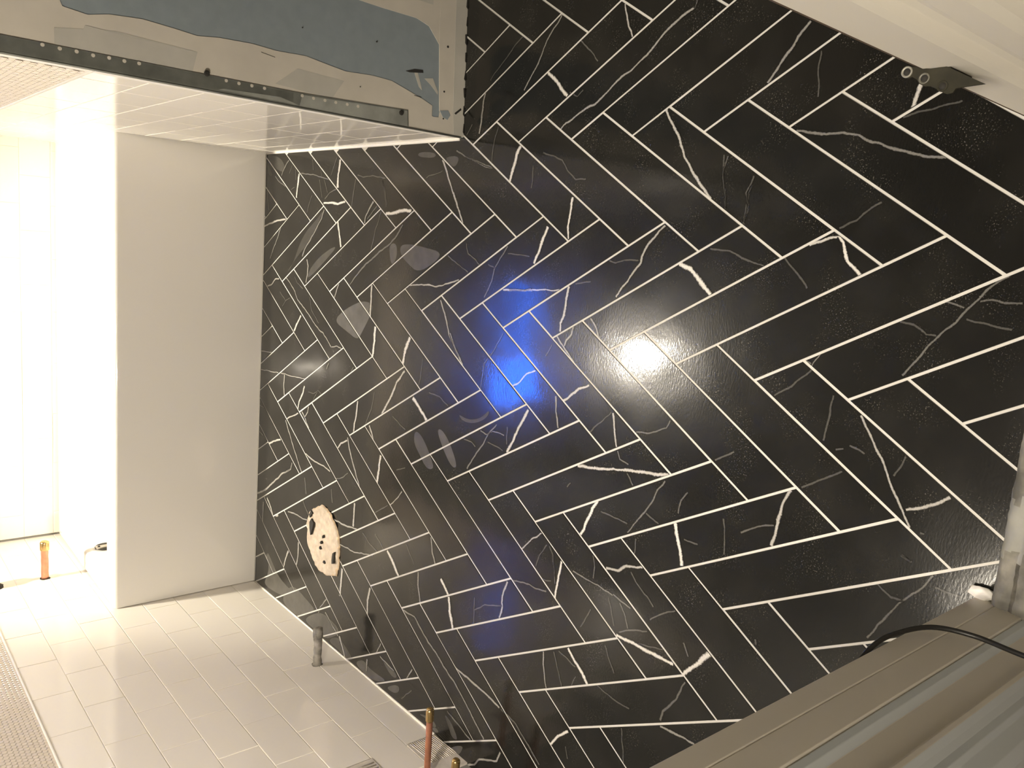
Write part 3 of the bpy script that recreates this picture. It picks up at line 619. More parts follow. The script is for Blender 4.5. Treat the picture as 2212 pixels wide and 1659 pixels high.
def mosaic(mb, P0, d, nrm_, s0, s1, z0, z1, mi, R=.072):
    pt = lambda s, z, o: (P0[0]+d[0]*s+nrm_[0]*o, P0[1]+d[1]*s+nrm_[1]*o, z)
    w = R*math.sqrt(3)*1.06; h = 1.5*R*1.06
    z = z0+R*.55; row = 0
    while z < z1:
        s = s0+(w/2 if row % 2 else 0)+w/2
        while s < s1-w/2:
            oo = .045+rnd.uniform(-.004, .004)
            hx = [(math.sin(k*PI/3), math.cos(k*PI/3)) for k in range(6)]
            mb.add([pt(s+a*R*.86, z+b*R*.86, oo) for a, b in hx]+[pt(s+a*R, z+b*R, oo-.012) for a, b in hx],
                   [tuple(range(6))]+[(j, (j+1) % 6, 6+(j+1) % 6, 6+j) for j in range(6)], mi)
            s += w
        z += h; row += 1
def unit(a, b):
    L = math.dist(a, b); return ((b[0]-a[0])/L, (b[1]-a[1])/L), L
def shell(mb, P0, d, n, s0, s1, z0, z1, mi, th=.5):
    p = lambda s, o: (P0[0]+d[0]*s+n[0]*o, P0[1]+d[1]*s+n[1]*o)
    a, b, c, e = p(s0, 0), p(s1, 0), p(s1, -th), p(s0, -th)
    mb.add([(*a, z0), (*b, z0), (*c, z0), (*e, z0), (*a, z1), (*b, z1), (*c, z1), (*e, z1)],
           [(0, 3, 2, 1), (4, 5, 6, 7), (0, 1, 5, 4), (1, 2, 6, 5), (2, 3, 7, 6), (3, 0, 4, 7)], mi)
H = 25.5
# left wall: s runs along +Y from the door wall; its tiled part stops short of the vanity
LW = lambda y: -13.68+(15.45-y)*.014
P0 = (LW(0), 0.0); d = (-.014, 1.0); n = (1.0, .014)
m = MB()
shell(m, P0, d, n, -9.2, 24.2, -.5, H, 3)
off = -.05
PB = (P0[0]-.05, P0[1])      # tile faces stand .05 proud, so the backing sits behind
m2 = MB()
shell(m2, PB, d, n, -9.2, 24.2, -.5, H, 3)
shell(m2, (PB[0]+.034, PB[1]), d, n, 3.40, 24.0, 0, 8.36, 1, .06)
shell(m2, (PB[0]+.034, PB[1]), d, n, 2.38, 3.40, ROW0, ROW0+ROWH, 1, .06)
shell(m2, (PB[0]+.034, PB[1]), d, n, 2.38, 3.40, ROW0+2*ROWH, ROW0+3*ROWH, 1, .06)
tiled(m2, PB, d, n, 2.385, 24.0, lambda r, s: (r % 2 == 0 and s < 3.4))
shell(m2, (PB[0]+.02, PB[1]), d, n, 2.3, 24.0, 8.36, 11.5, 5, .02)
mosaic(m2, (PB[0]+.0, PB[1]), d, n, 2.3, 24.0, 8.36, 11.4, 4)
# pencil edge between tile and mosaic
m2.lathe([(2.3, .035), (24, .035)], (PB[0]+.045, 0, 8.355), (-.014, 1, 0), 8, 2)
# combed mortar where tiles are still missing
for j in range(14):
    zz = .06+j*.058; m2.lathe([(0, .008), (.15, .016), (.8+.12*math.sin(j*2.1), .016), (.98, .006)], (PB[0]+.034, 3.36, zz), (0, -1, -.06), 8, 6)
m2.box((PB[0]-.02, 1.9, 0), (PB[0]+.03, 3.38, .9), 6)
m2.box((PB[0]-.02, 1.4, ROW0+ROWH), (PB[0]+.03, 3.38, ROW0+2*ROWH), 6)
for j in range(9):
    yy = 3.2-j*.11; m2.lathe([(0, .014), (.95, .014)], (PB[0]+.034, yy, ROW0+ROWH+.05), (0, 0, 1), 8, 6)
# grout fillet along the floor
m2.lathe([(3.4, .045), (9, .03), (15.4, .035)], (PB[0]+.055, 0, .01), (-.014, 1, 0), 8, 1)
struct(m2.build('wall_left', [m_wtile, m_wgrout, m_caulk, m_plain, m_mosaic, m_mgrout, m_thin]))

# right wall of the tub alcove
RWX = lambda y: 2.31-(y-4.08)*.0069
P0 = (RWX(0), 0.0); d = (-.0069, 1.0); n = (-1.0, -.0069)
m = MB(); PB = (P0[0]+.05, 0)
shell(m, PB, d, n, 4.30, 24.2, -.5, H, 3, 1.0)
shell(m, (PB[0]-.034, 0), d, n, 4.42, 24, 0, 8.36, 1, .06)
tiled(m, PB, d, n, 4.42, 24, lambda r, s: False, off=6.4)
shell(m, (PB[0]-.02, 0), d, n, 4.5, 24, 8.36, 11.5, 5, .02)
mosaic(m, PB, d, n, 4.62, 24, 8.36, 11.4, 4)
m.lathe([(4.2, .035), (24, .035)], (PB[0]-.045, 0, 8.355), (-.0069, 1, 0), 8, 2)
# metal tile edge strip up the outside corner, caulk line and floor fillet
m.box((PB[0]-.09, 4.15, 0.02), (PB[0]+.05, 4.42, H), 2)
m.lathe([(4.2, .06), (15.6, .04)], (PB[0]-.06, 0, .02), (-.0069, 1, 0), 8, 2)
struct(m.build('wall_right', [m_wtile, m_wgrout, m_caulk, m_plain, m_mosaic, m_mgrout]))

# back wall with the small window
m = MB(); YB = 23.95
WX0, WX1, WZ0, WZ1 = -9.9, -1.9, 18.6, 21.2
for a, b in (((-14.2, YB, -.5), (WX0, YB+.8, H)), ((WX1, YB, -.5), (3.2, YB+.8, H)), ((WX0, YB, -.5), (WX1, YB+.8, WZ0)), ((WX0, YB, WZ1), (WX1, YB+.8, H))):
    m.box(a, b, 3)
PBk = (0, YB); db = (1, 0); nb = (0, -1)
shell(m, (0, YB-.034), db, nb, -13.7, 2.2, 0, 8.36, 1, .05)
tiled(m, PBk, db, nb, -13.7, 2.2, lambda r, s: False, off=-6.5)
shell(m, (0, YB-.02), db, nb, -13.7, 2.2, 8.36, 11.5, 5, .01)
mosaic(m, PBk, db, nb, -13.7, 2.2, 8.36, 11.4, 4)
struct(m.build('wall_back', [m_wtile, m_wgrout, m_caulk, m_plain, m_mosaic, m_mgrout]))
m = MB()
for a, b in (((WX0, YB+.1, WZ0), (WX0+.25, YB+.5, WZ1)), ((WX1-.25, YB+.1, WZ0), (WX1, YB+.5, WZ1)), ((WX0+.25, YB+.1, WZ0), (WX1-.25, YB+.5, WZ0+.22)),
             ((WX0+.25, YB+.1, WZ1-.22), (WX1-.25, YB+.5, WZ1)), ((-7.0, YB+.15, WZ0+.22), (-6.7, YB+.45, WZ1-.22))):
    m.box(a, b, 0)
wf = struct(m.build('window_1', [m_caulk]))
m_glass = bpy.data.materials.new('clear_glass'); m_glass.use_nodes = True
nt = m_glass.node_tree; b = nt.nodes['Principled BSDF']; b.inputs['Transmission Weight'].default_value = 1; b.inputs['Roughness'].default_value = 0; b.inputs['IOR'].default_value = 1.02
m_frost = bpy.data.materials.new('frosted_film'); m_frost.use_nodes = True
b = m_frost.node_tree.nodes['Principled BSDF']; b.inputs['Transmission Weight'].default_value = 1; b.inputs['Roughness'].default_value = .3; b.inputs['IOR'].default_value = 1.02; b.inputs['Base Color'].default_value = (.3, .3, .3, 1)
m = MB(); m.box((WX0+.25, YB+.28, WZ0+.22), (-7.0, YB+.32, WZ1-.22)); m.build('pane', [m_glass], wf)
m = MB(); m.box((-6.7, YB+.28, WZ0+.22), (WX1-.25, YB+.32, WZ1-.22)); m.build('pane', [m_frost], wf)

# partition face beside the tub: blue-grey board with joint compound, facing the camera
PX0 = 2.31
FY = lambda x: 4.08+.068*(x-2.31)
m = MB()
def onface(p, o=0.0): return (p[0], FY(p[0])-o, p[1])
def plate(pts, mi, th, z=0.0):
    m.prism(pts, z, z+th, mi, fn=lambda p, o: onface(p, o))
m.add([(PX0, FY(PX0), -.4), (12, FY(12), -.4), (12, FY(12)+1, -.4), (PX0, FY(PX0)+.12, -.4), (PX0, FY(PX0), H), (12, FY(12), H), (12, FY(12)+1, H), (PX0, FY(PX0)+.12, H)],
      [(0, 3, 2, 1), (4, 5, 6, 7), (0, 1, 5, 4), (1, 2, 6, 5), (2, 3, 7, 6), (3, 0, 4, 7)], 0)
bl = [(4.9, 3.85), (4.81, 3.08), (4.80, 1.6), (4.79, 1.32), (4.6, .98), (4.25, .84), (4.79-.9, .76), (3.2, .74), (2.85, .72)]
edge = [(2.85, .72), (2.68, .75), (2.67, .92), (2.74, 1.05), (2.92, .95), (3.01, 1.19), (3.12, 1.55), (3.28, 2.09), (3.30, 2.6), (3.26, 3.27), (3.33, 3.8), (3.39, 4.21), (3.36, 4.88), (3.39, 5.4), (3.36, 6.08), (3.30, 6.5), (3.34, 6.92), (3.38, 7.51), (3.33, 8.1), (3.24, 8.45), (3.29, 8.86), (3.5, 8.95), (3.52, 10), (3.45, 12), (3.5, 14)]
# compound along the corner bead (left of the edge curve), thin feathered coat
strip = edge+[(3.5, H-.01), (2.32, H-.01), (2.32, .1), (2.85, .3)]
def quads(edge, x0, mi, th):
    for j in range(len(edge)-1):
        a, b = edge[j], edge[j+1]
        if b[1] <= a[1]: continue
        plate([(x0, a[1]), a, b, (x0, b[1])], mi, th)
quads(edge[4:], 2.32, 1, .012)
plate([(2.32, .1), (2.8, .1), (2.86, .72), (2.68, .75), (2.67, .92), (2.74, 1.06), (2.32, 1.06)], 1, .014)
# lighter band following the bead's outer side, older thinner coat further out
plate([(2.6, 6.6), (3.0, 6.5), (3.06, 8.0), (2.9, 9.0), (2.62, 9.0)], 4, .016)
plate([(2.75, 7.4), (3.0, 7.3), (3.05, 8.5), (2.78, 8.6)], 4, .018)
plate([(2.62, 3.6), (3.05, 3.3), (3.1, 4.4), (2.7, 4.9)], 4, .015)
# base band: compound over the bottom joint, plus the raw lower strip
plate([(2.32, -.1), (12, -.1), (12, .36), (2.9, .34), (2.32, .3)], 4, .02)
for j in range(9):
    x = 2.34+j*.42; plate([(x, -.05), (x+.34, -.05), (x+.30, .012+.02*(j % 3)), (x+.1, .03+.015*(j % 2))], 3, .026)
plate([(2.75, .34), (12, .36), (12, .78), (4.4, .80), (3.2, .76), (2.83, .74)], 1, .016)
plate([(4.35, .80), (12, .80), (12, H-.01), (4.95, H-.01), (4.93, 5), (4.85, 3.5), (4.81, 2.4), (4.80, 1.45), (4.70, 1.10)], 1, .012)
plate([(5.2, 1.0), (12, 1.0), (12, 14), (5.35, 14), (5.25, 4)], 4, .015)
# torn / scraped details
plate([(2.84, .73), (2.885, .49), (2.78, .42), (2.66, .50), (2.70, .63)], 5, .024)
plate([(2.85, .30), (3.0, .11), (2.96, .09), (2.82, .26)], 3, .024)
plate([(3.58, 1.47), (3.60, 1.38), (3.30, 1.27), (3.22, 1.25), (3.28, 1.34)], 4, .006)
plate([(3.50, 1.19), (3.55, .95), (3.42, .88), (3.26, .79), (3.20, .80), (3.38, 1.0)], 4, .006)
plate([(3.57, 1.71), (3.66, 1.47), (3.68, 1.25), (3.62, 1.23), (3.59, 1.40), (3.56, 1.60)], 3, .012)
for (x, z, r) in ((3.30, .62, .025), (2.67, .62, .02), (4.35, .55, .03), (4.05, 2.5, .016), (3.95, 4.3, .012), (3.0, 2.9, .012)):
    plate([(x+r*math.cos(a*PI/4), z+r*math.sin(a*PI/4)) for a in range(8)], 3, .022)
for (x0, z0, x1, z1) in ((3.06, 1.46, 3.05, 1.26), (3.26, 5.2, 3.22, 4.9)):
    plate([(x0, z0), (x0+.012, z0+.012), (x1+.012, z1+.012), (x1, z1)], 3, .0155)
struct(m.build('wall_partition', [m_board, m_mud, m_beadl, m_dark, m_mud2, m_board, m_steel]))
# metal corner bead with its punched holes
m = MB()
m.prism([(2.33, 1.62), (2.70, 1.64), (2.61, 4.4), (2.60, 9.8), (2.60, H-.05), (2.30, H-.05), (2.32, 4.4)], .016, .030, 0, fn=lambda p, o: onface(p, o))
m.prism([(2.33, 1.64), (2.68, 1.66), (2.62, 3.2), (2.58, 4.30), (2.48, 4.32), (2.345, 4.36)], .030, .034, 1, fn=lambda p, o: onface(p, o))
m.prism([(2.35, 4.36), (2.45, 4.8), (2.40, 6.0), (2.36, 6.1)], .030, .034, 1, fn=lambda p, o: onface(p, o))
for z in [9.19, 8.92, 8.65, 8.38, 8.11, 7.85, 7.59, 5.94, 5.68, 5.41, 5.14, 4.30, 4.04, 3.77, 3.51, 3.23, 2.96]:
    x = 2.56+rnd.uniform(-.008, .008); r = .034
    m.prism([(x+r*math.cos(a*PI/5), z+r*math.sin(a*PI/5)) for a in range(10)], .028, .040, 2, fn=lambda p, o: onface(p, o))
for j in range(26):
    x = 2.345+.0095*j; m.prism([(x, 4.5), (x+.003, 4.5), (x+.003, H-.1), (x, H-.1)], .030, .0325, 0, fn=lambda p, o: onface(p, o))
# rolled nose of the bead
m.lathe([(.1, .022), (H-.1, .022)], (2.305, FY(2.3)-.02, 0), (0, 0, 1), 8, 3)
struct(m.build('trim_1', [m_bead, m_beadl, m_mud, m_beadl]))
for (x, z), lb in (((2.61, 1.83), 'dark screw head near the foot of the metal corner bead'), ((2.63, 6.33), 'dark screw with burr of compound halfway up the metal corner bead')):
    m = MB(); y = FY(x)-.03
    m.lathe([(0, .05), (.02, .055), (.035, .04), (.03, .018)], (x, y, z), (0, -1, 0), 14, 0, wob=.006)
    tag(m.build('screw', [m_dark], loc=(x, y, z)), lb, 'screw')

# ------------------------------------------------------------------ bathtub
def rrect(x0, x1, y0, y1, r, z, k=8):
    P = []
    for cx, cy, a0 in ((x1-r, y1-r, 0), (x0+r, y1-r, 90), (x0+r, y0+r, 180), (x1-r, y0+r, 270)):
        for j in range(k+1):
            a = math.radians(a0+90*j/k); P.append((cx+r*math.cos(a), cy+r*math.sin(a), z))
    return P
def yaw(p): return (p[0], p[1]+.0170*(p[0]+13.68), p[2])
xl, xr, yf, yb = -13.66, 2.25, 15.447, 23.60
tub = thing('bathtub', 'white alcove bathtub with flat apron between the two tiled walls', 'bathtub', (-5.7, 19.4, 0))
m = MB(); loops = [rrect(xl, xr, yf, yb, .02, 0.0), rrect(xl, xr, yf, yb, .02, 4.80), rrect(xl, xr, yf, yb, .02, 4.86), rrect(xl, xr, yf+.015, yb, .03, 4.94), rrect(xl+.02, xr-.02, yf+.06, yb-.02, .05, 5.0),
                  rrect(xl+.06, xr-.06, yf+.13, yb-.06, .08, 5.02), rrect(xl+.62, xr-.75, yf+.84, yb-.70, 1.0, 5.015), rrect(xl+.70, xr-.85, yf+.92, yb-.78, 1.0, 4.97),
                  rrect(xl+.74, xr-.98, yf+.97, yb-.83, 1.05, 4.85), rrect(xl+.80, xr-1.5, yf+1.05, yb-.92, 1.1, 4.0), rrect(xl+.95, xr-2.4, yf+1.2, yb-1.1, 1.2, 2.2),
                  rrect(xl+1.15, xr-3.0, yf+1.4, yb-1.3, 1.3, 1.3), rrect(xl+1.6, xr-3.6, yf+1.9, yb-1.8, 1.3, .85), rrect(xl+3.5, xr-5, yf+3.2, yb-3.2, .6, .78)]
n_ = len(loops[0]); vs = [yaw(p) for L in loops for p in L]; fs = []
for i in range(len(loops)-1):
    for j in range(n_): fs.append((i*n_+j, i*n_+(j+1) % n_, (i+1)*n_+(j+1) % n_, (i+1)*n_+j))
fs.append(tuple(range((len(loops)-1)*n_, len(loops)*n_)))
m.add(vs, fs, 0, True)
body = m.build('tub_body', [m_acr], tub, loc=(-5.7, 19.4, 0))
bv = body.modifiers.new('split', 'EDGE_SPLIT'); bv.split_angle = math.radians(50)
m = MB(); c = (-12.86, 19.3, 4.33)
m.lathe([(0, .34), (.03, .35), (.035, .30)], c, (1, 0, .06), 24, 0)
m.build('overflow_hole', [m_dark], tub, loc=c)
m = MB(); m.box((-12.84, 19.10, 4.02), (-12.78, 19.34, 4.66), 0)
for zz in (4.12, 4.56): m.lathe([(0, .045), (.02, .045)], (-12.78, 19.22, zz), (1, 0, 0), 10, 1)
m.build('overflow_bracket', [m_steel, m_dark], tub, loc=(-12.8, 19.22, 4.33))
m = MB(); m.lathe([(3.05, .05), (0, .05)][::-1] if False else [(0, .028), (15.8, .028)], (-13.62, 15.43, .012), (1, .017, 0), 6, 0)
m.build('caulk_line', [m_grout], tub, loc=(-5.7, 15.5, .01))

# ------------------------------------------------------------------ pipes
def cap_prof(r): return [(0, r*.98), (.02, r*1.22), (.05, r*1.25), (.30, r*1.25), (.34, r*1.15), (.36, r*.95), (.37, r*.4)]
def stub(label, root, tip, r, mats, cap_at, wob=0, cat='pipe'):
    root, tip = Vector(root), Vector(tip); ax = (tip-root); L = ax.length; ax.normalize()
    t = thing('supply_stub', label, cat, root)
    m = MB(); m.lathe([(0, r)]+[(L*i/10, r*(1+.03*math.sin(i*3))) for i in range(1, 10)]+[(L-cap_at, r)], root, ax, 20, 0, wob=wob); m.build('pipe', [mats[0]], t, loc=root)
    m = MB(); pr = [(L-cap_at+a*cap_at/.37, b) for a, b in cap_prof(r)]
    m.lathe(pr, root, ax, 20, 0, wob=wob); m.build('cap', [mats[1]], t, loc=tip)
    m = MB(); m.lathe([(-.02, r*1.35), (.015, r*1.45), (.03, r*1.2)], root, ax, 16, 0, wob=.03); m.build('wall_hole_edge', [mats[2]], t, loc=root)
    return t
stub('compound-crusted grey supply pipe sticking out of the tiled wall near the toilet drain', (LW(8.5)-.02, 8.5, .91), (LW(8.5)+1.22, 8.5, .93), .125, (m_mudpipe, m_mudpipe, m_mudpipe), .34, wob=.05)
stub('copper pipe stub with brass cap on the tiled wall above the tub', (LW(19.34)-.02, 19.34, 6.36), (LW(19.34)+1.45, 19.34, 6.36), .125, (m_cop, m_brass, m_dark), .36, wob=.01)
stub('long copper supply pipe with brass cap, the nearer to the grey pipe', (-13.65, 2.02, 1.18), (-11.56, 1.96, 1.28), .082, (m_cop, m_brass, m_dark), .36)
stub('brass-capped copper supply pipe at the bottom edge, below the long one', (-13.65, .85, 1.28), (-12.24, .76, 1.30), .082, (m_cop, m_brass, m_dark), .36)
# shower valve body just beyond the frame's left edge
t = thing('shower_valve', 'dark rough shower valve in its wall opening above the tub spout pipe', 'valve', (LW(19.4), 19.4, 8.15))
m = MB(); m.lathe([(0, .42), (.05, .45), (.12, .30), (.5, .26), (.52, .12), (.8, .10)], (LW(19.4)-.05, 19.4, 8.1), (1, 0, 0), 20, 0, wob=.05); m.build('valve_body', [m_dark], t, loc=(LW(19.4), 19.4, 8.1))
m = MB(); m.lathe([(.8, .16), (.9, .16), (.92, .05)], (LW(19.4)-.05, 19.4, 8.1), (1, 0, 0), 16, 0); m.build('stem', [m_brass], t, loc=(LW(19.4)+.8, 19.4, 8.1))

# ------------------------------------------------------------------ covered toilet drain
FO = [(-9.12, 10.35), (-9.18, 9.81), (-9.43, 9.41), (-9.86, 9.14), (-10.3, 9.1), (-10.67, 9.1), (-11.07, 9.2), (-11.24, 9.75), (-11.3, 10.37), (-10.98, 10.81), (-10.56, 11.17), (-9.86, 11.2), (-9.57, 11.11), (-9.32, 10.73)]
FC = (-10.2, 10.12)
t = thing('drain_cover', 'torn beige patch of dried compound covering the round toilet drain hole', 'drain cover', (FC[0], FC[1], 0))
FO2 = []
for j in range(len(FO)):
    a, b = FO[j], FO[(j+1) % len(FO)]
    for k in range(6):
        q = (a[0]+(b[0]-a[0])*k/6, a[1]+(b[1]-a[1])*k/6); s = 1+.03*noise.noise(Vector((q[0]*5, q[1]*5, 2)))+.03*noise.noise(Vector((q[0]*13, q[1]*13, 6)))
        FO2.append((FC[0]+(q[0]-FC[0])*s, FC[1]+(q[1]-FC[1])*s))
m = MB(); n_ = len(FO2); rings = [(1.05, .004), (1.03, .05), (.98, .085), (.93, .06), (.88, .05), (.82, .07), (.76, .055), (.7, .045), (.62, .055), (.55, .06), (.47, .05), (.4, .055), (.32, .05), (.25, .06), (.17, .045), (.1, .05)]
vs = []
for s, z in rings:
    for q in FO2:
        x, y = FC[0]+(q[0]-FC[0])*s, FC[1]+(q[1]-FC[1])*s
        vs.append((x, y, max(.004, z+.05*noise.noise(Vector((x*2.2, y*2.2, 1)))+.035*noise.noise(Vector((x*6, y*6, 4)))+.02*noise.noise(Vector((x*14, y*14, 9))))))
fs = []
for i in range(len(rings)-1):
    for j in range(n_): fs.append((i*n_+j, i*n_+(j+1) % n_, (i+1)*n_+(j+1) % n_, (i+1)*n_+j))
fs.append(tuple(range((len(rings)-1)*n_, len(rings)*n_)))
m.add(vs, fs, 0, True)
for f in range(n_*1): m.m[f] = 1
for f in range(n_, 2*n_):
    if noise.noise(Vector((f*.7, 0, 0))) > .15: m.m[f] = 1
m.build('patch', [m_flange, m_fledge], t, loc=(FC[0], FC[1], 0))
def hole(pts):
    m = MB(); m.prism(pts, .03, .115, 0); c = (sum(p[0] for p in pts)/len(pts), sum(p[1] for p in pts)/len(pts), .05)
    m.build('crack', [m_dark], t, loc=c)
hole([(-9.70, 10.88), (-9.80, 10.72), (-9.98, 10.76), (-10.28, 10.90), (-10.05, 10.98), (-9.86, 11.0)])
hole([(-9.42, 10.92), (-9.50, 10.84), (-9.70, 10.99), (-9.62, 11.05)])
hole([(-10.30, 9.24), (-10.38, 9.34), (-10.62, 9.38), (-10.74, 9.36), (-10.70, 9.27), (-10.5, 9.24)])
hole([(-9.98, 10.0), (-10.08, 10.02), (-10.12, 10.07), (-10.04, 10.08)])
hole([(-10.24, 10.16), (-10.32, 10.22), (-10.34, 10.14), (-10.28, 10.09)])
hole([(-10.44, 10.22), (-10.52, 10.25), (-10.54, 10.17)])
hole([(-10.83, 9.92), (-10.90, 9.95), (-10.92, 9.84), (-10.86, 9.82)])

# ------------------------------------------------------------------ doorway: left and right painted casings, saddle, hinge, cable
prof = [(-5.6, -9.04), (-4.50, -9.04), (-4.50, -9.318), (-4.518, -9.328), (-4.503, -9.338), (-4.503, -9.69), (-4.545, -9.70), (-4.52, -9.715), (-4.53, -9.80), (-4.60, -9.86), (-4.60, -10.20), (-4.56, -10.25), (-4.50, -10.27), (-4.50, -10.33),
        (-4.56, -10.38), (-4.60, -10.44), (-4.60, -10.52), (-4.66, -10.55), (-4.70, -10.72), (-4.80, -10.80), (-4.92, -10.82), (-5.6, -10.82)]
m = MB(); m.prism(prof, .0, 21, 0)
nf = len(prof)
for f in range(2+6, 2+9): m.m[f] = 1
for f in range(2+13, 2+20): m.m[f] = 1  # moulding faces that carry the painted cool highlight
m.box((-5.6, -10.82, 21), (2.9, -9.04, 21.8), 0)
struct(m.build('trim_2', [m_paint, m_paintl], bevel=.008))
m = MB()
prr = [(2.9, -9.12), (1.83, -9.12), (1.80, -9.15), (1.80, -9.60), (1.83, -9.66), (1.90, -9.72), (1.92, -9.80), (1.86, -9.88), (1.84, -9.95), (1.84, -10.18), (1.88, -10.28), (1.95, -10.34), (1.95, -10.44), (2.1, -10.62), (2.15, -10.82), (2.9, -10.82)]
m.prism(prr, 0, 21, 0); m.box((1.83, -9.12, 0), (2.9, -9.06, 21), 2)
struct(m.build('trim_3', [m_paintr, m_paintl, m_brown], bevel=.01))
# old stone-and-wood saddle
m = MB(); nx = 240; prY = [(-9.20, -.3), (-9.24, .02), (-9.27, .10), (-9.33, .17), (-9.42, .20), (-9.50, .17), (-9.56, .20), (-9.66, .24), (-9.85, .25), (-10.2, .25), (-10.6, .24), (-10.8, .2), (-10.85, -.3)]
vs = []
for i in range(nx+1):
    x = -4.56+i*(6.4/nx)
    for (y, z) in prY:
        vs.append((x, y+.02*noise.noise(Vector((x*3, y*5, 1)))+.01*noise.noise(Vector((x*11, y*9, 1))), z+(.035*noise.noise(Vector((x*4, y*8, 5))) if z > 0 else 0)))
k = len(prY)
m.add(vs, [(i*k+j, (i+1)*k+j, (i+1)*k+j+1, i*k+j+1) for i in range(nx) for j in range(k-1)], 0, True)
for fi in range(len(m.f)):
    i, j = divmod(fi, k-1); x = -4.56+i*(6.4/nx)
    if j == 5: m.m[fi] = 1
    if -3.72+.1*math.sin(j*2.2) < x < -2.95+.12*math.sin(j*1.7) and j in (1, 2, 3, 4, 5, 6): m.m[fi] = 2
struct(m.build('trim_4', [m_old, m_grime, m_oldp]))
m = MB(); n1, n2 = 16, 12; vs = []
for i in range(n2+1):
    ph = i/n2*PI
    for j in range(n1):
        a = 2*PI*j/n1; q = Vector((math.cos(a)*math.sin(ph), math.sin(a)*math.sin(ph), math.cos(ph)))
        r = 1+.35*noise.noise(q*2.3+Vector((3, 1, 0)))
        vs.append((-4.42+q.x*.10*r, -9.12+q.y*.17*r, .06+q.z*.06*r))
m.add(vs, [(i*n1+j, i*n1+(j+1) % n1, (i+1)*n1+(j+1) % n1, (i+1)*n1+j) for i in range(n2) for j in range(n1)], 0, True)
tag(m.build('caulk_blob', [m_caulk], loc=(-4.42, -9.12, 0)), 'white dried caulk blob at the foot of the left door casing beside the old saddle', 'caulk')
# bare hinge leaf screwed to the right casing
HZ = 4.4
t = thing('door_hinge', 'dark bronze hinge leaf with three screw holes on the right door casing', 'hinge', (1.75, -9.2, HZ))
out = [(1.779, -8.953), (1.821, -8.963), (1.836, -9.0), (1.828, -9.052), (1.807, -9.143), (1.794, -9.231), (1.798, -9.294), (1.799, -9.373), (1.616, -9.732), (1.605, -9.565), (1.596, -9.485), (1.561, -9.465), (1.552, -9.415), (1.568, -9.375),
       (1.60, -9.325), (1.637, -9.244), (1.640, -9.192), (1.665, -9.143), (1.705, -9.115), (1.735, -9.065), (1.726, -9.035), (1.732, -8.989)]
m = MB(); m.prism(out, HZ-.02, HZ, 0); m.build('leaf', [m_hinge], t, loc=(1.75, -9.2, HZ))
m = MB(); m.box((1.76, -9.40, HZ-.5), (1.80, -9.14, HZ-.02)); m.build('back_leaf', [m_hinge], t, loc=(1.79, -9.2, HZ-.3))
for j, ((y0, z0), rr) in enumerate((((1.784, -9.009), .054), ((1.71, -9.184), .052), ((1.626, -9.363), .05))):
    m = MB(); m.lathe([(-.01, rr), (.010, rr), (.014, rr*.8), (.002, rr*.62)], (y0, z0, HZ), (0, 0, 1), 22, 0, cap=False)
    m.build('screw_hole', [(m_hring, m_hinge2, m_hinge)[j]], t, loc=(y0, z0, HZ))
    m = MB(); m.lathe([(0, rr*.62), (.004, rr*.62)], (y0, z0, HZ), (0, 0, 1), 20, 0); m.build('bore', [m_dark], t, loc=(y0, z0, HZ))
# cable
cp = [Vector(p) for p in [(-6.2, -8.9, 9.0), (-5.8, -8.95, 7.0), (-5.2, -8.97, 5.0), (-4.72, -8.98, 3.5), (-4.50, -8.985, 2.95), (-4.42, -9.05, 2.55), (-4.38, -9.25, 2.02), (-4.38, -9.65, 1.78), (-4.36, -10.2, 1.84), (-4.30, -10.9, 1.95), (-4.2, -12.2, 1.6), (-4.0, -13.5, .1), (-3.6, -15, .05)]]
pts = []
for j in range(len(cp)-1):
    p0, p1, p2, p3 = cp[max(0, j-1)], cp[j], cp[j+1], cp[min(len(cp)-1, j+2)]
    for k in range(8):
        t_ = k/8; pts.append(.5*((2*p1)+(p2-p0)*t_+(2*p0-5*p1+4*p2-p3)*t_*t_+(3*p1-p0-3*p2+p3)*t_**3))
pts.append(cp[-1]); m = MB(); vs = []; up = Vector((1, 0, 0))
for j, p in enumerate(pts):
    d_ = (pts[min(len(pts)-1, j+1)]-pts[max(0, j-1)]).normalized(); e1 = d_.cross(up).normalized(); e2 = d_.cross(e1)
    vs += [p+e1*.032*math.cos(a*PI/5)+e2*.032*math.sin(a*PI/5) for a in range(10)]
m.add(vs, [(j*10+k, j*10+(k+1) % 10, (j+1)*10+(k+1) % 10, (j+1)*10+k) for j in range(len(pts)-1) for k in range(10)]+[tuple(range(10)), tuple(range(len(vs)-10, len(vs)))], 0, True)
tag(m.build('power_cable', [m_rubber], loc=(-4.38, -9.65, 1.78)), 'black cable looping across the left door casing', 'cable')

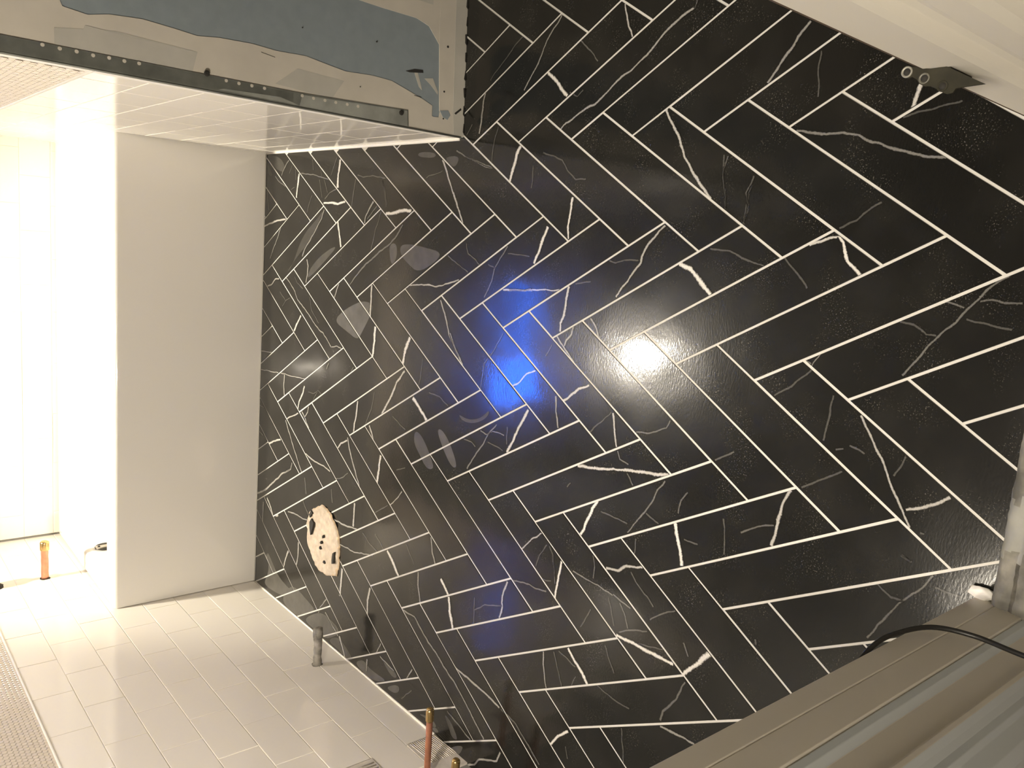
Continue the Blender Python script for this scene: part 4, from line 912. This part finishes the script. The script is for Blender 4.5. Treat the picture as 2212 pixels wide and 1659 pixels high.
# ------------------------------------------------------------------ the rest of the shell (not in the photo, closes the room)
m = MB(); m.box((-14.2, -10.7, 0), (-5.6, -9.15, H), 0); m.box((2.9, -10.7, 0), (12.5, -9.15, H), 0); m.box((-5.6, -10.7, 21.8), (2.9, -9.15, H), 0)
m.box((-14.2, -10.72, 0), (-5.6, -10.7, H), 1); m.box((2.9, -10.72, 0), (12.5, -10.7, H), 1)
struct(m.build('wall_front', [m_plain, m_hall]))
m = MB(); m.box((12, -9.2, -.5), (12.5, 4.8, H)); struct(m.build('wall_side', [m_plain]))
m = MB(); m.box((-14.2, -9.3, H), (12.5, 24.8, H+.4)); struct(m.build('ceiling', [m_plain]))
m = MB(); m.box((-14.2, -25, H), (12.5, -9.3, H+.4)); m.box((-14.2, -25, -.5), (-13.7, -10.72, H)); m.box((12, -25, -.5), (12.5, -10.72, H)); m.box((-14.2, -25.4, -.5), (12.5, -25, H))
struct(m.build('wall_hall', [m_plain]))
m = MB(); m.box((-14.2, -25.4, -.9), (12.5, -9.3, -.3)); struct(m.build('floor_hall', [m_brown]))
m = MB(); m.box((-14.2, -9.3, -1.1), (12.5, 24.8, -.52)); struct(m.build('floor_slab', [m_thin]))

def ceiling_light(name, label, x, y, r, s, col=(1, .9, .74, 1)):
    t = thing(name, label, 'light', (x, y, H))
    m = MB(); m.lathe([(0, r), (-.05, r*1.22), (-.08, r*1.2), (-.06, r)], (x, y, H), (0, 0, 1), 32, 0, cap=False); m.build('trim_ring', [m_caulk], t, loc=(x, y, H))
    m = MB(); m.lathe([(-.03, r), (-.02, r)], (x, y, H), (0, 0, 1), 32, 0); m.build('lens', [lens(name+'_lens', s, col)], t, loc=(x, y, H))
ceiling_light('recessed_light', 'round recessed light in the ceiling over the bathtub', -6.2, 19.0, .95, SHOWER_LENS)
ceiling_light('ceiling_light', 'round flush ceiling light near the bathroom door', -6.5, -7.0, 1.3, ENTRY_LENS)
ceiling_light('hall_fill_light', 'round unseen fill light added in the hall to brighten the door casings', -3.0, -14.0, 1.3, HALL_LENS)  # unseen lamp added to lift the casings on both sides
t = thing('work_lamp', 'round work lamp on a pole inside the front left corner', 'lamp', (-9.2, -6.4, 0))
m = MB(); m.lathe([(0, .9), (.1, .9), (.15, .08), (13.2, .08)], (-9.2, -6.4, 0), (0, 0, 1), 16, 0); m.build('pole', [m_dark], t, loc=(-9.2, -6.4, 0))
m = MB(); m.lathe([(0, .3), (.15, .95), (.45, 1.0)], (-8.9, -6.35, 13.1), Vector((.13, .88, -.45)), 24, 0, cap=False); m.build('shade', [m_steel], t, loc=(-8.9, -6.35, 13.1))
m = MB(); m.lathe([(.2, .32), (.25, .32)], (-8.9, -6.35, 13.1), Vector((.13, .88, -.45)), 20, 0); m.build('bulb', [lens('work_bulb', WORK_LENS)], t, loc=(-8.7, -6.2, 13.0))
